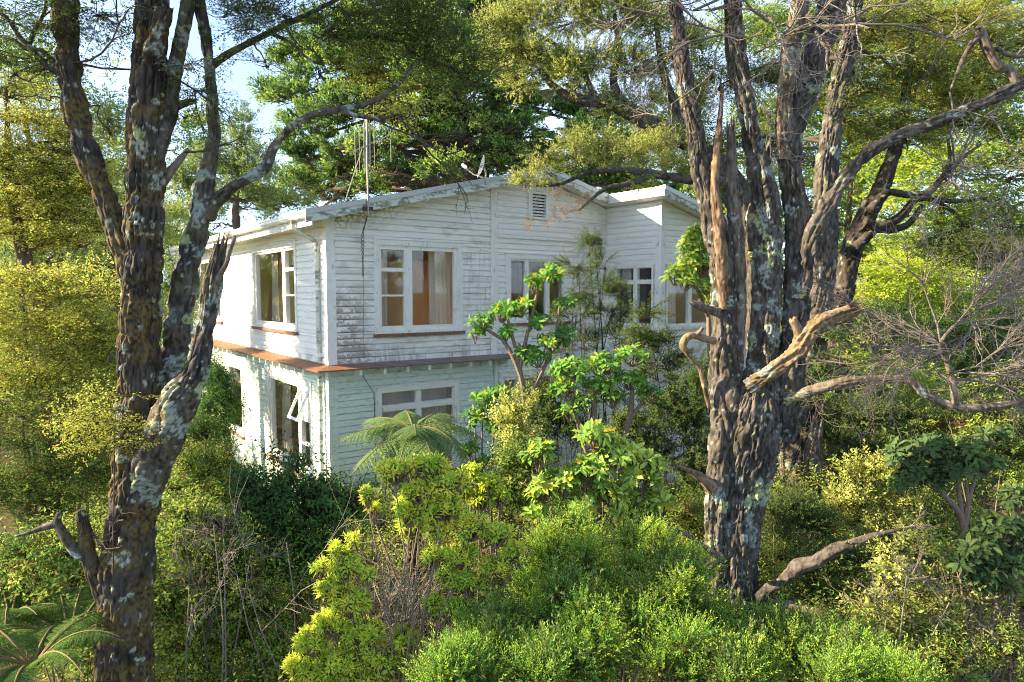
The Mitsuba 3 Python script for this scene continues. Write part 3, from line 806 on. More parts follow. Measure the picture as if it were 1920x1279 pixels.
def sp_whorl(rng, col, leaf=.12, n=9, aspect=.34, L=.14, big=True, old=None, curl=.3, up=.45):
    """A rosette of long leaves at the end of a stalk along +x."""
    parts = [stick(np.array([-L, 0, 0]), np.array([0.0, 0, 0]), .005, WOOD)]
    ph = np.arange(n) * 2.4 + rng.uniform(0, 6)
    el = rng.uniform(-.15, up * 2, n) * np.linspace(.6, 1.2, n)
    D = np.stack([np.sin(el), np.cos(ph) * np.cos(el), np.sin(ph) * np.cos(el)], -1)
    N = np.stack([np.cos(el), -np.cos(ph) * np.sin(el), -np.sin(ph) * np.sin(el)], -1) + rng.normal(0, .15, (n, 3))
    P = D * .008 - np.stack([np.linspace(.05, 0, n), np.zeros(n), np.zeros(n)], -1)
    C = jitter(col, n, rng, .18, .08)
    if old is not None and rng.random() < .35:
        C[rng.integers(n)] = old
    fn = blades if big else leaves
    parts.append(fn(P, D, N, leaf * rng.uniform(.75, 1.15, n), leaf * aspect, C, curl))
    return parts

def sp_plume(rng, col, tip, leaf=.019, n=147, L=.25, twig=(.12, .09, .05)):
    """Soft heath plumes: upright shoots set with tiny leaves, along +x (placed pointing up)."""
    parts, P, D, T = [], [], [], []
    m = 7
    for i in range(m):
        d = unit(np.array([1, 0, 0]) + rng.normal(0, .5, 3) * [0, 1, 1])
        ln = L * rng.uniform(.55, 1.05)
        base = np.array([-.05, *rng.normal(0, .03, 2)])
        parts.append(stick(base, base + d * ln, .0022, np.array(twig)))
        k = n // m
        t = np.linspace(.2, 1.0, k)[:, None]
        ph = np.arange(k) * 2.4
        ax = unit(np.cross(d, [.1, .2, 1])); bx = np.cross(d, ax)
        out = np.cos(ph)[:, None] * ax + np.sin(ph)[:, None] * bx
        P.append(base + d * ln * t); D.append(d * 1.0 + out * (1.05 - .5 * t)); T.append(t[:, 0])
    P, D, T = np.vstack(P), np.vstack(D), np.concatenate(T)
    C = jitter(col, len(P), rng, .2, .08)
    w = np.clip(T - .4, 0, .6)[:, None] * 1.3
    C = C * (1 - w) + jitter(tip, len(P), rng, .15, .06) * w
    parts.append(leaves(P, D, rdir(len(P), rng), leaf * rng.uniform(.8, 1.25, len(P)), leaf * .32, C, 0.0))
    return parts

def sp_bare(rng, col, L=.5, m=5):
    """Dead twigs, forking twice, without leaves: along +x."""
    parts = []
    def grow(a, d, ln, r, lev):
        b = a + unit(d + rng.normal(0, .12, 3)) * ln
        parts.append(stick(a, b, r, np.asarray(col) * rng.uniform(.7, 1.2)))
        if lev:
            for k in range(2 if lev < 3 else m):
                grow(a + (b - a) * rng.uniform(.35, 1.0), unit(d + rng.normal(0, .5, 3)), ln * rng.uniform(.5, .8), r * .62, lev - 1)
    grow(np.zeros(3), np.array([1.0, 0, 0]), L * .4, .0055, 3)
    return parts

REACH = {}
def _last_v(key):
    return mikit.meshkit.WRITTEN[scene[key]['leafage']['filename']][0]
def kind(name, fn, cols, bsdf='leaf', var=2, **kw):
    """Several groups per kind: var shapes of each colour."""
    out = []
    for ci, c in enumerate(cols):
        for k in range(var):
            rng = np.random.default_rng(sum(map(ord, name)) * 13 + ci * 7 + k)
            args = c if isinstance(c, dict) else {'col': c}
            key, area = group(f'leaf_{name}_{ci}_{k}', fn(rng, **{**kw, **args}), bsdf)
            out.append((key, area, ci))
    SPRAY[name] = out
    REACH[name] = max(np.linalg.norm(_last_v(k)[:, :3], axis=1).max() for k, _, _ in out)

kind('beech', sp_flat, leaf=.034, n=63, cols= [(.115, .130, .026), (.160, .160, .036), (.075, .098, .026)], old=(.30, .22, .05))
kind('beech_gold', sp_flat, leaf=.036, n=63, cols= [(.27, .225, .045), (.33, .265, .062), (.19, .18, .038)], old=(.32, .20, .05))
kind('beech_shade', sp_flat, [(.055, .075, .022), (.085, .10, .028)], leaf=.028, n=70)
kind('beech_far', sp_flat, [(.13, .145, .028), (.19, .185, .042), (.080, .105, .026)], leaf=.085, L=.85, n=56, var=2, sticks=False)
kind('bright_far', sp_flat, [(.26, .25, .035), (.34, .29, .05), (.18, .20, .03)], leaf=.08, L=.8, n=56, var=2, sticks=False)
kind('kanuka', sp_tuft, [(.25, .215, .062), (.31, .26, .085), (.17, .165, .05)], leaf=.045, n=84, aspect=.28)
kind('kanuka_far', sp_tuft, [(.145, .145, .050), (.095, .11, .044), (.19, .18, .06)], leaf=.11, n=72, L=.7, sticks=False)
kind('cypress', sp_cushion, [dict(col=(.056, .082, .026), tip=(.20, .235, .05)), dict(col=(.045, .066, .026), tip=(.135, .175, .048)), dict(col=(.075, .098, .028), tip=(.29, .29, .06))], leaf=.10, n=117, L=.62)
kind('rhodo', sp_whorl, [(.095, .155, .032), (.145, .20, .038), (.070, .125, .034)], 'leaf_gloss', var=3, old=(.50, .42, .05))
kind('rhodo_pale', sp_whorl, [(.23, .25, .05), (.31, .30, .07), (.16, .20, .045)], 'leaf_gloss', var=3, old=(.50, .42, .05))
kind('rhodo_dark', sp_whorl, [(.068, .085, .036), (.115, .125, .045)], 'leaf_gloss', var=3, leaf=.125)
kind('lime', sp_whorl, [(.40, .35, .050), (.32, .32, .042), (.48, .37, .060), (.27, .29, .040)], var=3, leaf=.060, n=13, aspect=.28, big=False, old=(.55, .33, .03), curl=.2, up=.6)
kind('amber', sp_whorl, [(.40, .30, .030), (.34, .31, .035)], var=2, leaf=.060, n=12, aspect=.30, big=False, curl=.2, up=.6)
kind('heath', sp_plume, [dict(col=(.11, .165, .024), tip=(.31, .40, .055)), dict(col=(.08, .135, .028), tip=(.21, .32, .065)), dict(col=(.14, .18, .022), tip=(.40, .42, .055))], var=2)
kind('camellia', sp_broad, [(.045, .075, .028), (.065, .105, .032), (.11, .155, .036)], 'leaf_gloss', var=2, leaf=.060)
kind('pitto', sp_broad, [(.34, .27, .075), (.42, .33, .11), (.23, .20, .06)], var=2, leaf=.046, n=44, L=.32, aspect=.5, curl=-.1)
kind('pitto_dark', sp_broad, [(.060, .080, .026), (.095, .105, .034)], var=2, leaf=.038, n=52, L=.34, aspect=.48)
kind('scrub', sp_broad, [(.17, .19, .04), (.25, .24, .055), (.11, .14, .036)], var=2, leaf=.046, n=44, L=.38, aspect=.44, old=(.26, .18, .07))
kind('fine_scrub', sp_tuft, [(.11, .13, .040), (.16, .165, .055), (.075, .10, .036)], leaf=.032, n=96, L=.34, aspect=.30)
kind('far_scrub', sp_broad, [(.075, .105, .030), (.14, .16, .040), (.05, .075, .026)], var=2, leaf=.075, n=48, L=.6, aspect=.5)
kind('dead_brown', sp_bare, [(.36, .27, .20), (.44, .34, .26)], 'leaf', var=2, L=.42)
kind('dead_grey', sp_bare, [(.26, .235, .22), (.20, .18, .17)], 'leaf', var=3, L=.55)
kind('fern_leaf', sp_flat, [(.085, .145, .032), (.13, .19, .040)], leaf=.05, n=84, L=.60, aspect=.32, fan=.28, droop=.35)

def instance(key, grp, m):
    scene[key] = {'type': 'instance', 'to_world': T4(m.tolist()), 'g': {'type': 'ref', 'id': grp}}

COUNT = {}
DENSE, SWELL = 2.0, 1.15
def pose(p, x, z, s):
    x = unit(x); y = unit(np.cross(z, x)); z = np.cross(x, y)
    m = np.eye(4)
    m[:3, 0], m[:3, 1], m[:3, 2], m[:3, 3] = x * s, y * s, z * s, p
    return m

def fill(key, pads, sort, rng, lai=2.6, style='layer', shell=.55, scale=1.0, tone=None, individually=0, part='crown'):
    """Fills ellipsoidal pads (centre, rx, ry, rz) with sprays of one kind; layer = flat tiers, ball = outward, up = upright."""
    sprays = SPRAY[sort]
    area = np.mean([a for _, a, _ in sprays]) * scale ** 2
    ncol = max(c for _, _, c in sprays) + 1
    for c, rx, ry, rz in pads:
        n = max(4, int(DENSE * lai * PI * rx * max(rz, .35 * rx) * (1.0 if ry <= rx * 1.05 else ry / rx) / area))
        cut = .48 * REACH[sort] * scale
        rx, ry, rz = (max(.45 * r, r * SWELL - cut * w) for r, w in ((rx, 1.0), (ry, .7), (rz, 1.0 if style in ('up', 'ball') else .2)))
        rz *= 1.35 if style == 'layer' else 1.0
        k = max(2, int(n / (11 if style != 'layer' else 9)))
        qc = rdir(k, rng) * (rng.random((k, 1)) ** .30)
        own = rng.integers(k, size=n)
        tilt = rng.normal(.05, .32, k)
        off = rdir(n, rng) * (rng.random((n, 1)) ** .4)
        sub = np.clip(1.35 / k ** .42, .22, .6)
        q = qc[own] * .85 + off * sub
        p = c + q * [rx, ry, rz]
        q = unit(qc[own] * .6 + off * .7)
        tones = fb(p * 1.1 + 11, 2, 9) + rng.normal(0, .10, len(p))
        for i in range(len(p)):
            o = q[i] * [1 / rx, 1 / ry, 1 / rz] * min(rx, ry, rz)
            hz = np.array([q[i, 0], q[i, 1], 0])
            if style == 'layer':
                x = hz * 1.1 + rng.normal(0, .5, 3) * [1, 1, .5] + [0, 0, tilt[own[i]]]; z = np.array([0, 0, 1.0]) + rng.normal(0, .36, 3) + .25 * hz
            elif style == 'ball':
                x = q[i] + [0, 0, .35] + rng.normal(0, .35, 3); z = np.array([0, 0, 1.0]) + rng.normal(0, .3, 3)
            elif style == 'droop':
                x = hz + [0, 0, -.25] + rng.normal(0, .4, 3); z = np.array([0, 0, 1.0]) + rng.normal(0, .3, 3)
            else:
                x = q[i] * [.55, .55, .3] + [0, 0, 1.0] + rng.normal(0, .34, 3); z = rng.normal(0, 1, 3)
            t = tones[i] if tone is None else tone
            ci = int(np.clip((.72 - t) / .44 * ncol, 0, ncol - 1)) if ncol > 1 else 0
            ci = int(np.clip(ci if rng.random() < .7 else rng.integers(ncol), 0, ncol - 1))
            opts = [g for g, _, k in sprays if k == ci]
            COUNT[key] = COUNT.get(key, 0) + 1
            m = pose(p[i], x, z, scale * rng.uniform(.75, 1.2))
            instance(f'{key}__{part}__{COUNT[key]:05d}', opts[rng.integers(len(opts))], m)
    labels[f'{key}__{part}'] = {'kind': 'stuff'}

def ppads(rows, d, flat=1.0):
    """Pads from rows (px, py, half width px, half height px[, metres nearer or farther[, depth half m]])."""
    out = []
    for r in rows:
        dd = d + (r[4] if len(r) > 4 else 0)
        rx, rz = r[2] * dd / F, r[3] * dd / F
        ry = r[5] if len(r) > 5 else max(rx * .8, rz)
        out.append((at(r[0], r[1], dd), rx, ry, rz))
    return out

def thicket(top, bottom, d0, d1, n, size, seed, squash=.85):
    """Rows of many small uneven pads under a skyline (px, py), nearer towards its lower edge; depths are given against 0."""
    rng = np.random.default_rng(seed)
    t = np.array(top, float); out = []
    for i in range(n):
        x = rng.uniform(t[0, 0], t[-1, 0]); y0 = np.interp(x, t[:, 0], t[:, 1])
        s = rng.uniform(*size) * (.7 + .6 * rng.random())
        y = y0 + s * .8 + max(1.0, bottom - y0 - s) * rng.random() ** 1.1
        f = (y - t[:, 1].min()) / (bottom - t[:, 1].min())
        out.append((x, y, s, s * squash, d0 + (d1 - d0) * f + rng.normal(0, .15)))
    return out

def branch_to(key, a, b, r0, r1, bsdf, rng, sag=.08, sides=7, n=9):
    a, b = np.asarray(a, float), np.asarray(b, float)
    t = np.linspace(0, 1, n)[:, None]
    L = np.linalg.norm(b - a)
    p = a + (b - a) * t + np.array([0, 0, 1.0]) * L * sag * np.sin(PI * t) + (fb(np.hstack([t * 4, t * 0, t * 0 + rng.uniform(0, 50)]), 2)[:, None] - .5) * np.sin(PI * t) * rng.normal(0, .25, 3) * L
    put(f'{key}__branch', tube(p, np.linspace(r0, r1, n), sides), bsdf, smooth=True)

def inner_twigs(key, pads, bsdf, rng, k=5, r=.012, grey=1.0):
    """Forks inside each pad, from its middle to its rim: one mesh for the whole crown."""
    parts = []
    for c, rx, ry, rz in pads:
        for j in range(k):
            d = rdir(1, rng)[0] * [rx, ry, rz] * rng.uniform(.6, 1.05)
            a = c - d * .15 - np.array([0, 0, rz * .5])
            mid = a + d * .5 + rng.normal(0, .08, 3) * rx
            parts.append(tube([a, (a + mid) / 2 + rng.normal(0, .03, 3) * rx, mid, c + d], np.array([1, .85, .6, .25]) * r, 4, cap=False))
            e = mid + unit(d + rng.normal(0, .5, 3) * rx) * rx * .5
            parts.append(tube([mid, (mid + e) / 2 + rng.normal(0, .03, 3) * rx, e], np.array([.55, .4, .2]) * r, 3, cap=False))
    labels[put(f'{key}__twig', join(parts), bsdf, smooth=True)] = {'kind': 'stuff'}

def dead_twigs(key, a, d, L, r, levels, bsdf, rng, spread=.45, kids=4, droop=0.0, part='twig'):
    """A bare forking branch as one mesh."""
    parts = []
    def grow(a, d, L, r, lev):
        n = 5
        p = [np.asarray(a, float)]
        for i in range(n - 1):
            d = unit(d + rng.normal(0, .16, 3) + [0, 0, -droop])
            p.append(p[-1] + d * L / (n - 1))
        parts.append(tube(p, np.linspace(r, r * .55, n), 5 if lev > 1 else 3, cap=False))
        if lev:
            for j in range(kids):
                k = rng.integers(1, n)
                grow(p[k], unit(d + rng.normal(0, spread, 3)), L * rng.uniform(.45, .75), max(r * .6, .0022), lev - 1)
    grow(a, unit(d), L, r, levels)
    k = put(f'{key}__{part}', join(parts), bsdf, smooth=True)
    labels[k] = {'kind': 'stuff'}
    return k

# ------------------------------------------------------------------ the trees
def crown(key, rows, d, sort, origin, bsdf, lai=2.6, style='layer', scale=1.0, seed=1, r0=.05, twigs=4, tone=None, part='crown', r_tw=.012):
    """Foliage pads, a branch from the nearest point of the trunk to each, and the forks inside them."""
    rng = np.random.default_rng(seed)
    pads = ppads(rows, d)
    fill(key, pads, sort, rng, lai, style, scale=scale, tone=tone, part=part)
    O = np.atleast_2d(np.asarray(origin, float))[:, :3]
    for c, rx, ry, rz in pads:
        k = np.argmin(np.linalg.norm((O - c) * [1, 1, 1.3], axis=1))
        L = np.linalg.norm(O[k] - c)
        if L > .3 and r0 > 0:
            branch_to(key, O[k], c + np.array([0, 0, -.3 * rz]), r0 * min(1, .4 + L * .12), r0 * .25, bsdf, rng)
    if twigs:
        inner_twigs(key, pads, bsdf, rng, twigs, r_tw)

# --- the dark tree at the left
KA = thing('beech_tree', 'dark forked tree with pale lichen and a snapped limb at the left, nearest the viewer', 'tree')
dA = 5.0
mainA = pix_limb([(a_, b_, c_ * .94) for a_, b_, c_ in [(232, 1760, 150), (232, 1500, 128), (233, 1300, 118), (235, 1180, 112), (236, 1080, 113), (246, 1000, 104), (254, 930, 100), (254, 870, 94), (254, 800, 86), (262, 720, 85), (262, 620, 80), (266, 520, 79),
                  (271, 420, 78), (274, 320, 75), (278, 220, 78), (283, 120, 72), (285, 20, 60), (292, -120, 54), (305, -320, 44), (330, -560, 30), (345, -760, 14)]], dA)
put_bark(KA + '__trunk', mainA, 'bark_dark', res=.0105, amp=.020, seed=1, lichen=.42, moss=.55)
limbsA = {
    'left': [(262, 540, 60, .02), (238, 480, 52), (216, 430, 45), (199, 378, 42), (183, 335, 43), (166, 295, 44), (150, 240, 45), (140, 195, 45), (132, 140, 45), (128, 90, 45), (123, 20, 48), (118, -80, 46), (100, -250, 34), (90, -420, 16)],
    'stub': [(272, 190, 40, -.03), (279, 140, 36, -.06), (288, 95, 36, -.1), (300, 50, 33, -.13), (308, 18, 31, -.15)],
    'stem': [(285, 770, 55, .06), (308, 715, 52, .16), (326, 660, 50, .2), (335, 605, 50, .2), (345, 540, 48, .2), (356, 480, 44, .2), (372, 425, 42, .2), (380, 385, 42, .2), (384, 345, 40, .2), (395, 300, 30, .2), (401, 250, 25, .2),
             (398, 200, 22, .2), (394, 130, 20, .2), (384, 60, 21, .2), (373, 0, 22, .2), (362, -120, 16, .2), (350, -250, 8, .2)],
    'snag': [(258, 960, 70, .02), (276, 905, 78, -.02), (294, 850, 80, -.06), (315, 800, 80, -.1), (336, 755, 72, -.12), (352, 722, 58, -.12), (368, 690, 42, -.12), (380, 645, 34, -.12), (391, 590, 31, -.12), (396, 545, 38, -.12), (402, 508, 33, -.12), (408, 478, 22, -.12)],
    'reach': [(388, 405, 32, .2), (404, 378, 29, .16), (432, 354, 24, .12), (470, 331, 21, .1), (498, 312, 20, .1), (516, 272, 17, .1), (548, 236, 16, .1), (590, 214, 15, .15), (640, 205, 14, .2), (680, 197, 12, .3), (720, 178, 10, .4), (752, 152, 8, .5), (790, 110, 5, .6)],
    'reach2': [(632, 207, 11, .2), (670, 217, 9, .2), (712, 222, 8, .25), (748, 216, 6, .3), (780, 226, 4, .35)],
    'upper': [(396, 124, 16, .2), (430, 100, 14, .22), (470, 79, 13, .25), (530, 49, 11, .3), (600, 15, 9, .35), (680, -25, 6, .4)],
    'upper2': [(505, 62, 8, .3), (545, 80, 6, .3), (575, 108, 5, .3), (610, 125, 3, .3)],
    'twig_left': [(116, 140, 16), (82, 118, 13), (52, 84, 11), (38, 70, 10), (8, 30, 8), (-40, 10, 5)],
    'twig_left2': [(54, 84, 9), (66, 55, 8), (84, 20, 6), (88, -30, 4)],
    'twig_left3': [(112, 132, 14), (80, 96, 9), (50, 92, 8), (20, 72, 7), (-20, 66, 5)],
    'low': [(226, 1180, 46, -.02), (200, 1130, 34, -.06), (178, 1080, 29, -.1), (164, 1035, 29, -.12), (158, 985, 25, -.12), (152, 955, 15, -.12)],
    'low_twig': [(152, 1045, 22, -.14), (124, 1010, 20, -.16), (106, 985, 18, -.16), (80, 990, 13, -.17), (50, 1000, 8, -.18), (28, 1006, 4, -.18)],
    'low_twig2': [(110, 990, 14, -.16), (108, 975, 14, -.16), (112, 962, 12, -.16)],
    'dead_stub': [(302, 345, 20, .05), (322, 318, 17, .07), (340, 296, 13, .08), (351, 283, 7, .08)],
    'side': [(305, 213, 22, .05), (330, 200, 18, .06), (352, 192, 13, .08), (362, 190, 10, .08)],
    'side2': [(316, 190, 24, .045), (324, 150, 29, .05), (332, 110, 28, .06), (342, 60, 27, .08), (352, 10, 26, .08), (358, -60, 24, .1), (362, -200, 14, .1)],
    'side2b': [(284, 330, 30, .0), (300, 262, 38, .02), (318, 200, 34, .04), (324, 150, 29, .05), (331, 110, 27, .06)],
}
for nm, rows in limbsA.items():
    dead = nm in ('snag', 'dead_stub')
    thick = int(max(r[2] for r in rows))
    put_bark(KA + '__limb', pix_limb(rows, dA), 'bark_dead' if nm in ('dead_stub',) else 'bark_brown' if nm in ('snag', 'stem', 'reach', 'reach2', 'low_twig', 'low_twig2', 'upper', 'side2', 'side2b') else 'bark_dark',
             res=.0115 if thick > 30 else .009, amp=.016 if thick > 30 else .007, seed=len(nm) + 3, lichen={'snag': 1.0, 'stem': .75, 'reach': .6, 'side2': .8, 'left': .12, 'low': .05}.get(nm, .5), moss=.6 if nm in ('left', 'low') else .25,
             broken=.16 if nm == 'snag' else .05 if nm in ('stub', 'dead_stub', 'side') else 0.0, lump=.22 if nm == 'snag' else .10)
put_bark(KA + '__limb', pix_limb([(400, 560, 18, -.14), (408, 525, 14, -.15), (424, 495, 11, -.15), (431, 470, 9, -.15), (438, 452, 8, -.15), (440, 443, 5, -.15)], dA), 'bark_dead', res=.009, amp=.004, seed=5, lichen=0.1, broken=.02)
rA = np.random.default_rng(11)
for px, py, a, L in ((118, 110, (-.5, .1, -.05), .7), (140, 118, (1, .2, -.15), .55), (150, 120, (.9, 0, .1), .6), (300, 130, (.8, .2, -.4), .5), (345, 285, (.7, .1, .3), .3), (156, 985, (.9, -.2, .1), .35), (200, 985, (.5, -.5, .2), .3), (700, 222, (.8, 0, -.6), .6), (745, 218, (.6, .1, -.8), .5)):
    dead_twigs(KA, at(px, py, dA - .05), a, L, .009, 3, 'twig_dark', rA, kids=3)
OA = np.vstack([np.array(mainA)[14:], np.array(pix_limb(limbsA['stem'][10:], dA)), np.array(pix_limb(limbsA['left'][6:], dA)), np.array(pix_limb(limbsA['upper'], dA)), np.array(pix_limb(limbsA['reach'][6:], dA))])
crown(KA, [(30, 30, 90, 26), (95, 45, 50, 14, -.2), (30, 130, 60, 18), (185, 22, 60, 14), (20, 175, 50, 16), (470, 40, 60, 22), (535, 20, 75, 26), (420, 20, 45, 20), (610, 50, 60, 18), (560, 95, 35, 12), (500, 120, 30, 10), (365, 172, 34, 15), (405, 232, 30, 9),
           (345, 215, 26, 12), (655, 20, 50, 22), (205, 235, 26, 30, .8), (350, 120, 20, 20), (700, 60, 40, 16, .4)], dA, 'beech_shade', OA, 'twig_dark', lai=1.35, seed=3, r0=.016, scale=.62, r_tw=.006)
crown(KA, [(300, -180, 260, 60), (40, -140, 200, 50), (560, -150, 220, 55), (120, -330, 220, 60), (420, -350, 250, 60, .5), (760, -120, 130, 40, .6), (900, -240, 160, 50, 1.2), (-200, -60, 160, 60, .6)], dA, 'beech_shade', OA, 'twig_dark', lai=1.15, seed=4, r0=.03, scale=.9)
crown(KA, [(800, 70, 70, 34, .6), (850, 110, 66, 34, .7), (745, 105, 50, 24, .5), (885, 150, 40, 20, .8), (770, 30, 70, 24, .5), (720, 60, 40, 20, .5)], dA, 'beech_shade', OA, 'twig_dark', lai=1.5, seed=5, r0=.014, scale=.62, style='ball', r_tw=.006)
crown(KA, [(700, 175, 50, 20, .5), (735, 145, 40, 18, .5), (770, 190, 36, 16, .5), (690, 130, 34, 16, .4)], dA, 'beech_gold', OA, 'twig_dark', lai=1.5, seed=6, r0=.010, scale=.6, r_tw=.006)

# --- the old tree with many stems at the right
KB = thing('old_tree', 'huge gnarled tree with many stems and broken limbs standing right of the house', 'tree')
dB = 7.0
mainB = pix_limb([(1384, 1330, 180), (1378, 1220, 150), (1372, 1150, 118), (1371, 1100, 108), (1372, 1040, 101), (1378, 960, 107), (1387, 890, 120), (1397, 830, 132), (1403, 790, 134), (1410, 755, 112), (1418, 715, 70), (1424, 680, 30)], dB)
put_bark(KB + '__trunk', mainB, 'bark_brown', res=.0125, amp=.026, seed=21, lichen=.6, moss=.12, lump=.17)
limbsB = {
    's1': ([(1378, 800, 88), (1362, 735, 78), (1357, 690, 68), (1358, 620, 62), (1358, 545, 60), (1352, 480, 58), (1340, 430, 58), (1331, 380, 53), (1314, 320, 45), (1303, 240, 39), (1287, 170, 37), (1278, 100, 34), (1265, 0, 27), (1252, -120, 20), (1240, -280, 10)], 'bark_brown', .35, 0),
    's1_low': ([(1350, 1120, 44, -.1), (1343, 1040, 42, -.14), (1342, 960, 44, -.16), (1345, 900, 46, -.16), (1350, 830, 52, -.14), (1356, 770, 54, -.1)], 'bark_brown', .5, 0),
    'spike': ([(1358, 580, 20, -.08), (1353, 490, 26, -.12), (1347, 420, 25, -.12), (1340, 350, 20, -.1), (1344, 285, 17, -.08), (1349, 235, 12, -.06), (1352, 195, 8, -.05)], 'bark_torn', .0, .22),
    'stub': ([(1376, 760, 30), (1382, 660, 32), (1386, 550, 34), (1381, 450, 36), (1374, 370, 29), (1371, 300, 25), (1370, 245, 18)], 'bark_dead', .15, .16),
    's3': ([(1425, 800, 85, -.05), (1430, 720, 72), (1433, 640, 67), (1438, 560, 66), (1438, 480, 68), (1440, 420, 62), (1436, 375, 58), (1422, 315, 54), (1408, 250, 44), (1396, 180, 42), (1382, 110, 46), (1376, 50, 38), (1372, -30, 32), (1366, -160, 20), (1360, -300, 10)], 'bark_brown', .85, 0),
    's3b': ([(1420, 470, 36, .1), (1418, 400, 34, .12), (1432, 330, 26, .14), (1446, 270, 14, .16)], 'bark_dead', .3, .05),
    's4': ([(1455, 820, 80, .05), (1472, 740, 70), (1486, 660, 62), (1494, 570, 62), (1498, 490, 64), (1495, 410, 57), (1484, 330, 53), (1482, 280, 53), (1493, 225, 55), (1514, 155, 60), (1536, 85, 60), (1556, 20, 62), (1580, -80, 54), (1610, -220, 34), (1630, -380, 14)], 'bark_brown', .25, 0),
    's4b': ([(1470, 300, 38, -.05), (1470, 230, 38, -.06), (1472, 180, 36, -.07), (1480, 110, 40, -.08), (1494, 40, 40, -.08), (1510, -60, 34, -.1), (1520, -220, 16, -.1)], 'bark_dead', .6, 0),
    'e': ([(1494, 560, 40, -.05), (1512, 480, 44, -.1), (1534, 418, 43, -.15), (1566, 364, 36, -.2), (1604, 310, 33, -.25), (1656, 268, 31, -.3), (1742, 234, 28, -.35), (1828, 200, 27, -.4), (1920, 155, 26, -.45), (2010, 100, 24, -.5), (2100, 20, 18, -.5)], 'bark_brown', .3, 0),
    'e_up': ([(1908, 158, 16, -.45), (1892, 130, 18, -.45), (1872, 124, 19, -.45), (1852, 92, 18, -.45), (1838, 58, 17, -.45)], 'bark_dead', .3, .04),
    'e_up2': ([(1842, 66, 13, -.45), (1824, 80, 12, -.44), (1806, 110, 9, -.43), (1792, 145, 7, -.42), (1780, 172, 4, -.42)], 'bark_dead', .2, .0),
    'e_up3': ([(1868, 90, 9, -.45), (1895, 104, 8, -.45), (1940, 105, 7, -.45)], 'bark_dead', .2, .0),
    'f': ([(1404, 725, 30, -.35), (1430, 708, 30, -.45), (1455, 690, 32, -.55), (1492, 660, 37, -.6), (1514, 628, 38, -.65), (1545, 604, 36, -.7), (1575, 590, 32, -.72), (1594, 582, 28, -.74)], 'bark_torn', .6, .14),
    'f_stub': ([(1502, 636, 24, -.62), (1494, 615, 19, -.64), (1487, 600, 16, -.65)], 'bark_torn', .1, .04),
    'g': ([(1468, 750, 30, -.15), (1500, 740, 25, -.2), (1540, 728, 22, -.25), (1590, 716, 20, -.3), (1640, 712, 18, -.3), (1700, 712, 18, -.35), (1732, 736, 21, -.35), (1768, 756, 20, -.35), (1812, 766, 18, -.4), (1870, 762, 16, -.4), (1930, 750, 15, -.4), (2020, 735, 11, -.4)], 'bark_dead', .35, 0),
    'g_up': ([(1790, 758, 15, -.38), (1786, 716, 12, -.38), (1776, 680, 10, -.38), (1764, 646, 8, -.38), (1790, 610, 6, -.36), (1830, 580, 4, -.34)], 'bark_dead', .1, 0),
    'hook': ([(1340, 640, 15, -.15), (1319, 634, 15, -.2), (1300, 629, 15, -.24), (1287, 634, 17, -.26), (1281, 648, 16, -.26), (1289, 662, 12, -.25), (1300, 676, 11, -.22), (1312, 690, 11, -.18), (1322, 730, 9, -.14), (1330, 765, 8, -.1)], 'bark_torn', .3, 0),
    'hook_end': ([(1303, 630, 12, -.24), (1312, 622, 10, -.26), (1317, 615, 8, -.27)], 'bark_torn', .1, .02),
    'shard': ([(1345, 585, 24, -.12), (1325, 580, 20, -.18), (1308, 572, 15, -.22), (1298, 568, 9, -.24)], 'bark_dead', .5, .05),
    'low_stub': ([(1335, 912, 34, -.2), (1312, 894, 20, -.28), (1296, 884, 11, -.32), (1282, 877, 7, -.34), (1268, 868, 3, -.36)], 'bark_torn', .3, 0),
    'low_limb': ([(1352, 1045, 18, -.3), (1330, 1033, 14, -.36), (1305, 1014, 11, -.42), (1282, 1000, 9, -.46), (1246, 988, 6, -.5)], 'bark_dead', .2, 0),
    'log': ([(1418, 1128, 24, -.2), (1436, 1106, 27, -.25), (1462, 1094, 20, -.3), (1492, 1066, 30, -.35), (1528, 1054, 25, -.4), (1566, 1030, 27, -.45), (1598, 1020, 20, -.5), (1640, 1004, 13, -.55), (1686, 993, 5, -.6)], 'bark_brown', .05, .06),
    'log2': ([(1440, 1132, 20, -.2), (1470, 1134, 21, -.25), (1510, 1142, 17, -.3), (1548, 1150, 14, -.35), (1572, 1164, 9, -.38), (1588, 1174, 5, -.4)], 'bark_dead', .4, .03),
}
for nm, (rows, mat, li, br) in limbsB.items():
    if nm in ('s1', 's3', 's4', 's4b', 'stub', 'e'):
        rows = [(q[0], q[1], q[2] * (.86 if q[1] < 720 else .95), *q[3:]) for q in rows]
    thick = int(max(r[2] for r in rows))
    lb = put_bark(KB + '__limb', pix_limb(rows, dB), mat, res=.0125 if thick > 34 else .011, amp=.021 if thick > 34 else .010, seed=len(nm) * 5 + thick, lichen=li * .8, moss=.6 if nm in ('f', 'hook') else .1, broken=br, lump={'log': .34, 'f': .24}.get(nm, .16 if thick > 34 else .2),
                  stretch=11 if mat in ('bark_torn', 'bark_dead') else 7, gfreq=1.5 if mat in ('bark_torn', 'bark_dead') else 1)
    if nm in ('f', 'log', 'spike', 'e'):
        labels[lb] = {'label': {'f': 'thick mossy limb broken off with a splintered end', 'log': 'brown dead limb leaning out from the foot of the trunk', 'spike': 'torn orange brown spike of dead wood', 'e': 'long bare limb reaching out to the upper right'}[nm]}
rB = np.random.default_rng(31)
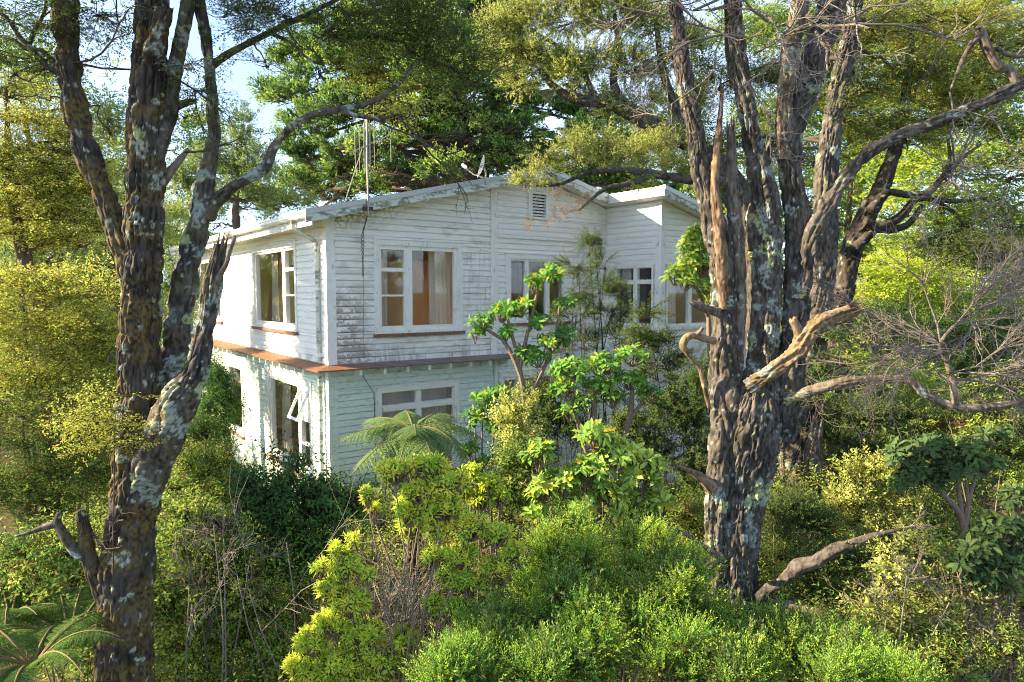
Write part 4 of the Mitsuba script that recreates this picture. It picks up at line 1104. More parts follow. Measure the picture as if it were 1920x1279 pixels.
for px, py, d_, L, r, lv in ((1240, 30, (-.6, 0, .1), .7, .014, 3), (1300, 20, (.8, -.2, .1), .9, .014, 3), (1350, 60, (-.9, -.2, .2), .8, .012, 3), (1385, 120, (.3, -.3, -.5), .7, .010, 3), (1400, 70, (-.8, -.4, .1), 1.0, .015, 3), (1440, 40, (-.9, -.5, -.1), 1.0, .014, 3), (1480, 60, (.6, -.6, -.2), .9, .016, 3), (1510, 30, (.9, -.5, 0), 1.1, .018, 3),
                             (1530, 60, (-.4, -.6, -.7), .9, .015, 3), (1580, 40, (1, -.3, .3), .7, .014, 3), (1300, 60, (-.4, .1, -.6), .6, .009, 3), (1420, 20, (.2, -.6, -.5), .8, .012, 3), (1265, -10, (.7, -.4, -.2), .9, .012, 3), (1340, 130, (-.7, -.2, -.5), .7, .009, 3), (1330, 20, (.9, -.5, -.15), .9, .012, 3), (1460, 110, (-.5, -.5, -.5), .6, .009, 3),
                             (1415, 100, (.6, -.6, .1), .9, .012, 3), (1370, -10, (-.9, -.3, -.15), .9, .012, 3)):
    tw = dead_twigs(KB, at(px, py, dB - .2), d_, L, r, lv, 'twig_grey', rB, kids=4, spread=.5)
for px, py, d_, L in ((1764, 646, (-.9, .1, .25), .9), (1770, 660, (-.8, -.3, .0), .9), (1764, 646, (-.3, .2, .8), .8), (1790, 610, (.8, .1, .4), .9), (1830, 580, (1, 0, .25), .8), (1800, 600, (.5, -.2, .8), .7), (1780, 700, (.9, -.3, .2), .9), (1776, 680, (-.6, -.4, .5), .9), (1830, 580, (.3, .3, .9), .6), (1764, 646, (-.9, .3, -.1), 1.0), (1785, 710, (.9, .2, -.1), .8), (1786, 716, (1, -.1, .45), 1.0)):
    for rep in range(2):
        dead_twigs(KB, at(px, py, dB - .36), np.array(d_) + rB.normal(0, .25, 3) * rep, L * (1 - .15 * rep), .010, 3, 'twig_grey', rB, kids=5, spread=.45)
for px, py, d_, L in ((1780, 240, (.3, .1, -.7), .7), (1830, 215, (-.2, 0, -.9), .6), (1850, 210, (.6, 0, -.6), .8), (1880, 190, (-.5, .1, -.6), .8), (1780, 170, (.1, 0, -1), .4), (1700, 255, (.6, .1, -.5), .8), (1900, 110, (.4, -.2, .6), .7), (1650, 1005, (.5, 0, .3), .3)):
    dead_twigs(KB, at(px, py, dB - .36), d_, L, .010, 3, 'twig_grey', rB, kids=4, spread=.5)

# --- a second trunk behind it, its leaning neighbour and a stump
KC = thing('brown_tree', 'rough brown trunk directly behind the gnarled many stemmed tree', 'tree')
mainC = pix_limb([(1492, 1010, 96), (1496, 940, 84), (1498, 860, 74), (1502, 760, 70), (1518, 660, 62), (1534, 580, 54), (1545, 510, 48), (1550, 430, 45), (1548, 350, 44), (1556, 270, 40), (1568, 190, 38), (1585, 110, 34), (1600, 30, 30), (1612, -120, 24), (1620, -300, 12)], 10.0)
put_bark(KC + '__trunk', mainC, 'bark_brown', res=.03, amp=.024, seed=41, lichen=.25, moss=.1, lump=.16)
KD = thing('leaning_tree', 'dark leaning trunk with long wavy branches right of the brown trunk', 'tree')
mainD = pix_limb([(1560, 780, 60), (1570, 640, 50), (1582, 540, 42), (1600, 460, 40), (1624, 405, 38), (1648, 360, 34), (1668, 310, 28), (1690, 240, 22), (1700, 160, 16), (1712, 40, 10)], 10.8)
put_bark(KD + '__trunk', mainD, 'bark_dark', res=.03, amp=.02, seed=43, lichen=.2, moss=.1)
for rows in ([(1618, 418, 26), (1650, 425, 22), (1690, 405, 18), (1716, 375, 15), (1750, 372, 12), (1790, 378, 9), (1850, 372, 6)], [(1632, 396, 20), (1662, 362, 16), (1700, 365, 14), (1740, 362, 13), (1765, 335, 12), (1800, 300, 9), (1840, 270, 5)],
             [(1600, 470, 22), (1640, 432, 18), (1676, 430, 16), (1705, 418, 13), (1730, 385, 10)], [(1750, 372, 9), (1790, 400, 8), (1815, 430, 7), (1860, 440, 6)], [(1765, 335, 9), (1780, 300, 8), (1778, 260, 6)]):
    put_bark(KD + '__limb', pix_limb(rows, 10.6), 'bark_dark', res=.022, amp=.008, seed=44, lichen=.1, moss=0)
KS = thing('tree_stump', 'splintered dead stump standing behind the foot of the gnarled tree', 'stump')
scene[KS] = None
v, f, uv = bark(pix_limb([(1516, 960, 46), (1520, 900, 40), (1524, 850, 34), (1530, 815, 26)], 9.4), res=.02, amp=.022, seed=45, lichen=.1, moss=.1, broken=.28, lump=.25)
scene[KS] = mikit.ply((v, f), 'bark_dead', smooth=True, uv=uv)
OC, OD = np.array(mainC)[6:], np.array(mainD)[4:]
crown(KC, [(1640, 55, 66, 26), (1560, 110, 50, 22, .5), (1690, 130, 70, 22), (1620, 165, 50, 16), (1585, 220, 42, 15, -.3), (1650, 225, 62, 18), (1560, 300, 40, 14, .4), (1500, 140, 40, 24, .8), (1420, 140, 50, 26, 1), (1350, 150, 44, 30, 1), (1440, 270, 34, 24, 1), (1340, 260, 30, 30, 1)], 10.4, 'beech', OC, 'twig_dark', lai=2.8, seed=8, r0=.05)
crown(KD, [(1740, 60, 80, 26), (1820, 30, 80, 26), (1890, 80, 70, 26), (1780, 130, 80, 24), (1860, 160, 70, 22), (1730, 190, 66, 18), (1810, 225, 70, 18), (1700, 260, 46, 14), (1900, 240, 50, 20), (1660, 20, 60, 24)], 11.2, 'beech_gold', OD, 'twig_dark', lai=2.8, seed=9, r0=.05)
crown(KD, [(1830, 452, 90, 18), (1890, 470, 60, 16), (1790, 430, 50, 12), (1900, 420, 50, 14)], 10.2, 'beech_shade', np.array(pix_limb([(1790, 378, 9), (1815, 430, 7), (1860, 440, 6)], 10.6)), 'twig_dark', lai=2.4, seed=10, r0=.02, scale=1.1)

# --- the pale olive tree whose boughs hang in front of the gable
KE = thing('kanuka_tree', 'olive yellow fine leaved tree hanging its boughs over the gable', 'tree')
mainE = pix_limb([(1432, 900, 60), (1428, 760, 54), (1420, 600, 48), (1410, 460, 44), (1385, 360, 42), (1340, 300, 38), (1280, 262, 33), (1225, 236, 30), (1170, 206, 27), (1120, 192, 24), (1070, 182, 19), (1035, 160, 14), (1012, 130, 9)], 11.0)
put_bark(KE + '__trunk', mainE, 'bark_brown', res=.035, amp=.02, seed=51, lichen=.1, moss=.1)
lE = [[(1385, 360, 30), (1340, 340, 24, -.8), (1280, 335, 19, -1.4), (1215, 325, 16, -1.7), (1160, 318, 13, -1.9), (1100, 325, 10, -2.0), (1050, 345, 7, -2.1), (1005, 348, 5, -2.2)],
      [(1225, 327, 14, -1.7), (1180, 345, 11, -1.8), (1140, 352, 9, -1.9), (1110, 372, 7, -1.95), (1085, 395, 5, -2.0)],
      [(1170, 206, 20), (1150, 150, 16), (1160, 90, 12), (1150, 20, 8)], [(1290, 266, 20), (1262, 190, 17), (1240, 120, 14), (1230, 40, 9)], [(1120, 192, 14), (1090, 130, 11), (1050, 90, 8), (1000, 60, 5)]]
for rows in lE:
    put_bark(KE + '__limb', pix_limb(rows, 11.0), 'bark_brown', res=.025, amp=.008, seed=52, lichen=.15, moss=0)
OE = np.vstack([np.array(mainE)[6:]] + [np.array(pix_limb(r, 11.0)) for r in lE[2:]])
crown(KE, [(925, 62, 46, 26), (985, 40, 60, 30), (1060, 30, 70, 32), (1140, 30, 60, 32), (1220, 40, 55, 34), (955, 110, 52, 26), (1025, 105, 60, 24), (1100, 110, 56, 24), (1180, 120, 44, 26), (1060, 150, 50, 18), (1200, 190, 44, 22), (1250, 120, 40, 30), (980, 150, 40, 18), (1150, 200, 30, 14), (1240, 270, 44, 22), (1290, 200, 40, 26), (1280, 90, 40, 30)], 11.0, 'kanuka', OE, 'twig_brown', lai=2.8, style='ball', seed=12, r0=.035, scale=1.15)
OE2 = np.vstack([np.array(pix_limb(r, 11.0)) for r in lE[:2]])
crown(KE, [(1012, 292, 34, 13, -2.1), (1062, 282, 44, 17, -2.0), (1118, 268, 48, 18, -1.8), (1172, 288, 46, 17, -1.6), (1222, 300, 44, 20, -1.4), (985, 345, 30, 12, -2.2), (1090, 310, 36, 11, -2.0), (1215, 262, 46, 20, -1.2), (1140, 305, 40, 10, -1.8), (1262, 328, 36, 16, -1.3), (1020, 318, 30, 9, -2.1), (1275, 290, 34, 20, -1.2), (1190, 335, 30, 10, -1.7)], 11.0, 'kanuka', OE2, 'twig_brown', lai=2.0, style='layer', seed=13, r0=.014, scale=.85, r_tw=.006)
crown(KE, [(1010, 412, 22, 10, -2.1), (1045, 390, 26, 12, -2.1), (1080, 370, 28, 10, -2.05), (1030, 408, 18, 8, -2.1), (1060, 352, 26, 8, -2.0), (1100, 360, 20, 10, -1.95)], 11.0, 'dead_brown', OE2, 'twig_brown', lai=.9, style='droop', seed=14, r0=.008, scale=.75, part='dead_spray', twigs=0)
crown(KE, [(1205, 170, 30, 14, .3), (1110, 165, 26, 8, .2), (1040, 180, 26, 8, .2), (1000, 165, 24, 6, .2)], 11.0, 'dead_brown', OE, 'twig_brown', lai=.8, style='droop', seed=15, r0=.008, scale=.9, part='dead_spray', twigs=0)

# --- the big cypress behind the house
KP = thing('cypress_tree', 'large dark green cypress towering behind the roof of the house', 'tree')
dP = 22.0
mainP = pix_limb([(872, 640, 90), (870, 480, 84), (868, 380, 80), (862, 300, 74), (850, 220, 66), (838, 140, 56), (822, 60, 44), (800, -60, 32), (780, -200, 16)], dP)
put_bark(KP + '__trunk', mainP, 'bark_far', res=.07, amp=.05, seed=61, lichen=0, moss=0)
OP = np.array(mainP)[2:]
for rows in ([(868, 372, 40), (800, 340, 30), (720, 330, 22), (650, 335, 14), (590, 330, 8)], [(860, 280, 40), (780, 240, 28), (700, 215, 20), (620, 210, 12)], [(845, 190, 36), (760, 150, 26), (660, 130, 16)], [(866, 330, 36), (940, 290, 26), (1040, 270, 18), (1140, 262, 9)], [(850, 230, 30), (950, 190, 20), (1050, 170, 12)], [(866, 360, 34), (960, 340, 24), (1060, 335, 14)], [(868, 390, 30), (780, 385, 24), (690, 378, 14)]):
    put_bark(KP + '__limb', pix_limb(rows, dP), 'bark_far', res=.08, amp=.03, seed=62, lichen=0, moss=0)
padsP = [(480, 385, 40, 11, 2), (540, 375, 50, 12, 2), (610, 365, 54, 12, 2), (680, 340, 54, 12, 2), (750, 345, 54, 12, 2), (820, 330, 54, 12, 2), (890, 325, 54, 14, 2), (960, 320, 54, 14, 2), (1030, 320, 54, 12, 2), (1110, 340, 54, 14, 2), (1180, 350, 54, 14, 2), (560, 330, 40, 14, 2), (770, 300, 54, 14, 2), (900, 290, 54, 14, 2), (1000, 270, 54, 14, 2), (660, 300, 54, 14, 2), (850, 150, 70, 22, -3), (790, 150, 60, 20, -3), (880, 120, 60, 20, -3), (840, 60, 70, 22, -2.5), (800, 200, 50, 18, -3), (920, 150, 60, 20, -3), (770, 60, 60, 20, -2), (690, 95, 60, 18, -1), (600, 130, 50, 16, -1), (660, 185, 56, 16, -2.2), (580, 290, 50, 14, -1), (840, 320, 50, 12, -3), (545, 125, 48, 15), (600, 92, 60, 18), (670, 62, 70, 20), (745, 30, 70, 20), (830, 15, 80, 22), (900, 50, 70, 20, 1), (520, 175, 36, 13), (570, 168, 56, 16, -1), (650, 150, 70, 18, -1.5), (735, 120, 70, 20, -1.5), (820, 95, 70, 20, -1), (555, 215, 44, 14), (620, 218, 60, 16, -1.5), (705, 205, 70, 18, -2), (790, 190, 66, 17, -2), (880, 190, 70, 18, -1.5),
         (960, 170, 66, 18, -1), (1030, 200, 60, 16), (570, 262, 50, 14, -1), (640, 270, 60, 16, -2), (720, 268, 60, 15, -2.5), (800, 260, 60, 15, -2.5), (885, 250, 66, 16, -2), (965, 240, 66, 16, -1.5), (1045, 250, 60, 15, -1), (1110, 230, 50, 15), (585, 306, 44, 13, -1), (650, 318, 56, 14, -2), (740, 318, 52, 13, -2.5), (940, 296, 60, 14, -2), (1020, 300, 60, 14, -1.5), (1100, 296, 56, 14, -1),
         (1160, 280, 44, 14), (560, 345, 40, 12), (690, 352, 44, 11, -2), (1040, 338, 50, 11, -1), (1120, 338, 50, 12), (1190, 330, 50, 14, .5), (1240, 350, 40, 12, .5), (950, 100, 60, 18, .5), (1000, 130, 50, 16, .5), (610, 50, 44, 14, .5), (700, 5, 60, 18, .5), (640, 5, 40, 14, 1), (920, 5, 70, 20), (1120, 180, 50, 16, .5)]
padsP = [(r[0], r[1], r[2], r[3] * 1.35, *r[4:]) for r in padsP]
crown(KP, padsP, dP, 'cypress', OP, 'bark_far', lai=3.6, style='layer', seed=16, r0=.10, scale=1.05, twigs=3, r_tw=.03)
crown(KP, [(700, 300, 60, 20, 1), (780, 330, 50, 20, 1), (640, 350, 60, 16, 1), (860, 300, 40, 24, 1.2), (720, 370, 60, 12, 1)], dP, 'dead_brown', OP, 'bark_far', lai=.9, style='ball', seed=17, r0=.0, scale=2.6, part='dead_spray', twigs=0)

# --- trees further off
def far_tree(label, rows, d, sort, base, scale, lai, seed, style='layer', name='tree', trunk=True, mat='bark_far', r=.22):
    k = thing(name, label, 'tree')
    pads = ppads(rows, d)
    top = max(pads, key=lambda q: q[0][2])[0]
    b = at(base, 640, d); b[2] = float(gz(b[0], b[1])) - .1
    mid = (b + top) / 2 + np.array([.15, 0, 0])
    rowsT = [[*b, r], [*(b * .6 + top * .4 + [.12, 0, 0]), r * .72], [*(b * .25 + top * .75 - [.1, 0, 0]), r * .42], [*top, r * .12]]
    put_bark(k + '__trunk', rowsT, mat, res=.08, amp=.03, seed=seed, lichen=0, moss=0)
    crown(k, rows, d, sort, spline(rowsT, 14)[4:], mat, lai=lai, style=style, seed=seed, r0=r * .3, scale=scale, twigs=3, r_tw=.02)
    return k

far_tree('feathery olive tree between the left trunk and the big cypress', [(455, 232, 26, 18), (440, 268, 44, 22), (395, 300, 40, 22), (480, 300, 44, 20), (430, 335, 56, 22), (365, 330, 36, 22), (500, 345, 46, 18), (380, 370, 50, 20), (450, 380, 56, 20), (520, 385, 44, 16), (345, 400, 40, 20), (410, 415, 44, 16), (555, 380, 36, 14), (330, 350, 30, 20)], 17, 'kanuka_far', 430, .85, 2.6, 71, 'ball', name='olive_tree')
far_tree('sunlit golden beech at the far left edge', [(40, 215, 60, 20), (105, 240, 50, 18), (20, 265, 60, 20), (160, 262, 40, 18), (75, 292, 66, 20), (190, 300, 36, 22), (130, 318, 56, 18), (30, 335, 60, 20), (90, 360, 70, 20), (190, 365, 44, 20), (30, 400, 66, 20), (140, 405, 60, 18), (200, 430, 40, 18), (70, 440, 70, 18), (150, 455, 50, 16), (10, 160, 40, 22)], 12, 'beech_gold', 90, 1.1, 2.8, 72, name='golden_tree')
far_tree('dull green tree low behind the golden beech on the left', [(20, 470, 70, 20), (90, 480, 60, 18), (170, 490, 60, 18), (330, 420, 30, 26), (100, 560, 44, 22, -1), (170, 590, 36, 22, -1), (60, 610, 44, 22, -1), (200, 625, 26, 18, -1), (130, 650, 44, 20, -1), (40, 540, 40, 20, -1), (320, 470, 26, 30), (345, 530, 20, 40), (215, 380, 30, 40), (330, 590, 18, 40)], 14.5, 'kanuka_far', 250, .8, 2.2, 73, 'ball', name='green_tree')
far_tree('broad shaded tree far left of the house', [(30, 110, 60, 30), (90, 160, 50, 26), (200, 210, 40, 40), (150, 330, 60, 30), (60, 380, 80, 30), (330, 270, 40, 34), (230, 300, 36, 40), (320, 380, 36, 34), (20, 320, 60, 34), (10, 480, 70, 40), (120, 500, 80, 36)], 20, 'beech_far', 160, 1.1, 2.8, 74, name='shaded_tree')
far_tree('bright yellow green tree low on the right edge', [(1700, 300, 50, 22), (1770, 290, 60, 24), (1850, 300, 60, 26), (1910, 340, 50, 30), (1720, 345, 60, 24), (1800, 350, 60, 26), (1680, 400, 40, 24), (1760, 410, 60, 24), (1850, 400, 60, 26), (1920, 430, 50, 30), (1700, 460, 50, 22), (1780, 480, 60, 22), (1870, 500, 60, 24)], 15, 'bright_far', 1790, .8, 2.8, 75, name='bright_tree')
far_tree('tall deep green tree filling the far upper right', [(1480, 60, 70, 40), (1580, 30, 70, 40), (1680, 60, 80, 40), (1790, 70, 80, 40), (1890, 30, 80, 44), (1540, 130, 60, 34), (1640, 160, 70, 36), (1750, 180, 80, 36), (1860, 190, 80, 36), (1600, 240, 60, 30), (1500, 220, 50, 36), (1700, 270, 70, 30), (1420, 60, 60, 40), (1450, 200, 40, 40), (1920, 270, 60, 40), (1620, 330, 60, 30)], 19, 'beech_far', 1650, 1.1, 3.0, 76, name='tall_tree')
far_tree('dark tree low behind the leaning trunk', [(1600, 300, 50, 30), (1640, 380, 60, 30), (1600, 440, 50, 34), (1680, 500, 60, 30), (1590, 520, 40, 40), (1640, 570, 60, 30), (1450, 330, 40, 40), (1420, 420, 40, 40), (1560, 600, 40, 30), (1330, 300, 50, 26), (1450, 500, 50, 40)], 17, 'beech_far', 1600, 1.1, 2.2, 77, name='dark_tree')
far_tree('grey green tree in the gap behind the wing roof', [(1200, 250, 60, 26), (1270, 290, 60, 24), (1180, 320, 60, 16), (1290, 340, 50, 20), (1340, 400, 40, 30), (1240, 210, 50, 26), (1300, 220, 50, 30)], 24, 'kanuka_far', 1300, 1.3, 2.0, 78, 'ball', name='grey_tree')
far_tree('green tree at the right frame edge beneath the long bare limb', [(1900, 380, 40, 24, 1), (1890, 330, 40, 16, 1), (2040, 300, 120, 50), (2150, 200, 140, 60), (2100, 450, 140, 50), (2250, 350, 150, 70), (2250, 520, 150, 60)], 9.5, 'beech', 2150, 1.6, 1.3, 79, name='edge_tree')
far_tree('dark tree seen low between the left trunk and the end of the house', [(330, 480, 40, 30), (340, 560, 36, 30), (250, 450, 50, 34), (230, 540, 50, 34), (320, 640, 30, 30), (360, 430, 40, 20)], 23, 'beech_far', 290, 1.1, 2.6, 80, name='gap_tree')
far_tree('broad green tree far off at the left edge', [(20, 420, 70, 40), (90, 470, 70, 36), (160, 420, 60, 36), (60, 540, 80, 40), (150, 540, 60, 36), (190, 480, 50, 40), (-60, 480, 80, 60), (200, 600, 40, 40)], 26, 'beech_far', 100, 1.2, 2.6, 83, name='broad_tree')
far_tree('yellowish tree far off behind the dead grey branches', [(1620, 500, 50, 34), (1700, 540, 60, 34), (1790, 540, 60, 36), (1880, 560, 60, 40), (1560, 470, 40, 40), (1940, 500, 60, 50), (1740, 470, 60, 34), (1840, 470, 60, 34)], 20, 'bright_far', 1720, 1.1, 2.6, 84, name='yellow_tree')
far_tree('tall tree in the far distance behind the many stems', [(1380, 330, 50, 40), (1450, 380, 50, 40), (1390, 430, 50, 40), (1330, 370, 50, 34), (1480, 440, 50, 40), (1540, 380, 50, 40), (1520, 300, 50, 40), (1420, 250, 50, 40), (1500, 520, 50, 40), (1350, 480, 40, 40)], 25, 'beech_far', 1440, 1.2, 2.4, 85, name='distant_tree')

# ------------------------------------------------------------------ shrubs
def shrub(name, label, rows, d, sort, style='ball', lai=2.6, scale=1.0, seed=1, stems=3, mat='twig_brown', group=None, r=.011, tone=None, twigs=2, root=None, drop=None):
    k = thing(name, label, 'shrub', group)
    rng = np.random.default_rng(seed)
    pads = ppads(rows, d)
    fill(k, pads, sort, rng, lai, style, scale=scale, tone=tone, part='foliage')
    cx = np.mean([p[0] for p in pads], axis=0) if root is None else at(root, 700, d)
    for i, (c, rx, ry, rz) in enumerate(pads):
        b = np.array([cx[0] + rng.normal(0, .12), cx[1] + rng.normal(0, .12), 0]); b[2] = float(gz(b[0], b[1])) - .08
        if i % max(1, len(pads) // max(1, stems)) == 0 or stems > len(pads):
            m = (b + c) / 2 + rng.normal(0, .10, 3)
            put(f'{k}__stem', tube(spline([b, m, c], 9), np.linspace(r, r * .4, 9), 6), mat, smooth=True)
    if twigs:
        inner_twigs(k, pads, mat, rng, twigs, r * .35)
    return k

def leafy(name, label, heads, d, sort, seed, mat='twig_brown', trunks=None, stalk=.30, count=300, leafkind=True, scale=1.0, cat='shrub', curl=None, rtr=.02):
    """A shrub of rosettes: every leaf of the largest rosettes is a part of its own, the rest one mass."""
    k = thing(name, label, cat, 'rhododendrons in the garden' if name.startswith('rhodo') else None)
    rng = np.random.default_rng(seed)
    pads = ppads(heads, d)
    sprays = SPRAY[sort]
    tips = []
    for c, rx, ry, rz in pads:
        n = max(3, int(PI * rx * max(rz, .5 * rx) * (230 if sort in ('rhodo_pale', 'rhodo_dark') else 150 if sort in ('rhodo', 'rhodo_pale', 'rhodo_dark') else 900) / scale ** 1.5))
        q = rdir(n, rng) * (rng.random((n, 1)) ** .25)
        q[:, 2] = np.where(rng.random(n) < .6, np.abs(q[:, 2]), q[:, 2])
        for i in range(n):
            tips.append((c + q[i] * [rx, ry, rz], q[i], c))
    order = sorted(range(len(tips)), key=lambda i: np.linalg.norm(tips[i][0] - [0, 0, CZ]) - .6 * tips[i][1][2])
    ncol = max(c for _, _, c in sprays) + 1
    done = 0
    for rank, i in enumerate(order):
        p, q, c = tips[i]
        t = fb(p[None] * 1.6, 2, 4)[0] + rng.normal(0, .08)
        ci = int(np.clip((.72 - t) / .44 * ncol, 0, ncol - 1))
        opts = [g for g, _, kk in sprays if kk == ci]
        x = unit(q * [.8, .8, .5] + [0, 0, .55] + rng.normal(0, .3, 3)); z = rng.normal(0, 1, 3)
        m = pose(p, x, z, scale * rng.uniform(.8, 1.15))
        g = opts[rng.integers(len(opts))]
        if leafkind and done + LEAFN[sort] <= count:
            for lg in SPLIT[g]:
                instance(numbered(f'{k}__leaf'), lg, m)
            done += LEAFN[sort]
        else:
            COUNT[k] = COUNT.get(k, 0) + 1
            instance(f'{k}__foliage__{COUNT[k]:05d}', g, m)
            labels[f'{k}__foliage'] = {'kind': 'stuff'}
    parts = []
    for p, q, c in tips:
        a = c - np.array([0, 0, .5 * stalk]) + (p - c) * .1
        parts.append(tube([a, a * .45 + p * .55 + rng.normal(0, .015, 3), p], [.008, .0065, .005], 4, cap=False))
    labels[put(f'{k}__twig', join(parts), mat, smooth=True)] = {'kind': 'stuff'}
    if trunks:
        for rows in trunks:
            put(f'{k}__stem', tube(spline(pix_limb(rows, d), 14)[:, :3], spline(pix_limb(rows, d), 14)[:, 3], 8), mat, smooth=True)
    else:
        cx = np.mean([p[0] for p in pads], axis=0)
        for c, rx, ry, rz in pads:
            b = np.array([cx[0] + rng.normal(0, .1), cx[1] + rng.normal(0, .1), 0]); b[2] = float(gz(b[0], b[1])) - .08
            put(f'{k}__stem', tube(spline([b, (b + c) / 2 + rng.normal(0, .1, 3), c - [0, 0, .1]], 9), np.linspace(rtr, rtr * .45, 9), 6), mat, smooth=True)
    return k

# the leaves of each rosette as groups of their own
SPLIT, LEAFN = {}, {}
def split_kind(sort, fn, cols, bsdf, var, **kw):
    for ci, c in enumerate(cols):
        for k in range(var):
            rng = np.random.default_rng(sum(map(ord, sort)) * 13 + ci * 7 + k)
            parts = fn(rng, col=c, **kw)
            v, f, col = parts[-1]
            n = kw.get('n', 9); nv, nf = len(v) // n, len(f) // n
            keys = []
            for i in range(n):
                own = np.array([q - i * nv for q in f if i * nv <= q[0] < (i + 1) * nv])
                key = f'one_{sort}_{ci}_{k}_{i}'
                scene[key] = {'type': 'shapegroup', 'blade': mikit.ply((v[i * nv:(i + 1) * nv], own), bsdf, color=col[i * nv:(i + 1) * nv])}
                keys.append(key)
            SPLIT[f'leaf_{sort}_{ci}_{k}'] = keys
            LEAFN[sort] = n
split_kind('rhodo', sp_whorl, [(.095, .155, .032), (.145, .20, .038), (.070, .125, .034)], 'leaf_gloss', 3, old=(.50, .42, .05))
split_kind('rhodo_pale', sp_whorl, [(.23, .25, .05), (.31, .30, .07), (.16, .20, .045)], 'leaf_gloss', 3, old=(.50, .42, .05))
split_kind('lime', sp_whorl, [(.40, .35, .050), (.32, .32, .042), (.48, .37, .060), (.27, .29, .040)], 'leaf', 3, leaf=.060, n=13, aspect=.28, big=False, old=(.55, .33, .03), curl=.2, up=.6)
split_kind('rhodo_dark', sp_whorl, [(.068, .085, .036), (.115, .125, .045)], 'leaf_gloss', 3, leaf=.125)

# rhododendrons in front of the recessed wall
leafy('rhododendron_shrub', 'tall open rhododendron with bare stems in front of the front wall corner board', [(905, 602, 30, 16), (940, 585, 34, 14), (975, 575, 30, 14), (1010, 600, 26, 12), (1000, 530, 24, 14), (1040, 510, 30, 18), (1060, 560, 24, 12), (890, 625, 18, 9), (1035, 640, 34, 14), (985, 660, 26, 14), (1060, 625, 24, 12), (950, 620, 20, 9), (1010, 670, 26, 14)], 9.3, 'rhodo', 81,
      trunks=[[(1000, 900, 12), (985, 760, 12), (975, 700, 10), (945, 640, 8), (915, 620, 6), (900, 610, 4)], [(985, 740, 9), (968, 660, 8), (955, 610, 6), (950, 590, 4)], [(975, 690, 8), (990, 620, 7), (1005, 560, 6), (1010, 530, 4)], [(990, 750, 9), (1020, 690, 7), (1040, 640, 6), (1050, 560, 5), (1045, 515, 4)]])
leafy('rhododendron_shrub', 'mid sized rhododendron on orange brown stems below the wing', [(1080, 690, 46, 18), (1140, 680, 40, 18), (1185, 665, 34, 16), (1115, 720, 40, 16), (1060, 730, 34, 14), (1180, 710, 34, 18), (1100, 755, 30, 12), (1220, 735, 26, 14), (1150, 745, 30, 12), (1070, 770, 24, 10)], 8.5, 'rhodo', 82,
      trunks=[[(1120, 960, 14), (1116, 850, 13), (1114, 770, 11), (1112, 720, 8)], [(1150, 940, 14), (1170, 830, 12), (1184, 760, 10), (1184, 700, 7)], [(1110, 880, 10), (1085, 800, 8), (1070, 750, 6)], [(1172, 800, 9), (1200, 760, 7), (1218, 735, 5)]])
leafy('rhododendron_shrub', 'bright sunlit rhododendron with big pale leaves in the middle of the garden', [(1010, 850, 30, 22), (1060, 900, 40, 24), (1120, 815, 40, 22), (1160, 850, 44, 26), (1110, 880, 46, 26), (1200, 900, 40, 26), (1150, 925, 46, 22), (1020, 910, 34, 22), (1080, 945, 44, 20), (1010, 965, 26, 18), (1215, 870, 26, 18), (1240, 940, 26, 22), (1190, 960, 40, 16)], 7.2, 'rhodo_pale', 83, scale=1.12, stalk=.4)
leafy('rhododendron_shrub', 'small glossy rhododendron tucked beside the tree fern', [(905, 752, 28, 20), (935, 740, 24, 14), (890, 780, 24, 18), (925, 790, 24, 16), (880, 835, 20, 14), (900, 870, 22, 14), (958, 765, 18, 14)], 9.0, 'rhodo', 84)
leafy('rhododendron_shrub', 'pale leaved rhododendron lit in front of the wing window beside the old tree', [(1305, 445, 20, 14), (1290, 480, 24, 16), (1315, 500, 26, 18), (1285, 525, 22, 14), (1265, 515, 16, 9), (1320, 540, 22, 14), (1340, 470, 20, 20), (1425, 470, 14, 30, .4), (1320, 560, 16, 10), (1300, 460, 24, 16), (1275, 500, 20, 14), (1310, 430, 18, 12), (1345, 530, 16, 20)], 9.2, 'rhodo_pale', 85,
      trunks=[[(1338, 900, 12, .3), (1335, 760, 11, .3), (1330, 640, 10, .3), (1328, 560, 8, .2), (1322, 500, 6), (1310, 460, 4)], [(1330, 600, 7, .3), (1310, 550, 6), (1295, 520, 4)]])
leafy('rhododendron_shrub', 'dark rhododendron at the right with a flat crown above pinkish stems', [(1700, 850, 36, 20), (1750, 835, 44, 18), (1810, 840, 44, 20), (1720, 880, 40, 16), (1790, 875, 44, 16), (1850, 870, 34, 22), (1860, 815, 24, 10), (1690, 900, 24, 14), (1760, 900, 30, 12)], 7.4, 'rhodo_dark', 86, mat='twig_brown',
      trunks=[[(1810, 1180, 16), (1808, 1080, 14), (1806, 985, 13), (1790, 950, 11), (1762, 920, 9), (1745, 890, 6)], [(1806, 990, 11), (1800, 940, 9), (1795, 890, 6)], [(1808, 985, 11), (1818, 930, 8), (1835, 880, 5)], [(1806, 1000, 10), (1815, 960, 8), (1812, 900, 5)]], scale=1.05)
leafy('rhododendron_shrub', 'dark blue green rhododendron at the right edge, lowest of the two there', [(1830, 1020, 44, 22), (1880, 990, 44, 26), (1900, 1050, 40, 26), (1850, 1070, 44, 20), (1800, 1055, 30, 14), (1910, 935, 30, 22), (1870, 1100, 36, 16), (1820, 1095, 28, 14), (1920, 1010, 30, 24)], 6.2, 'rhodo_dark', 87, scale=.98)

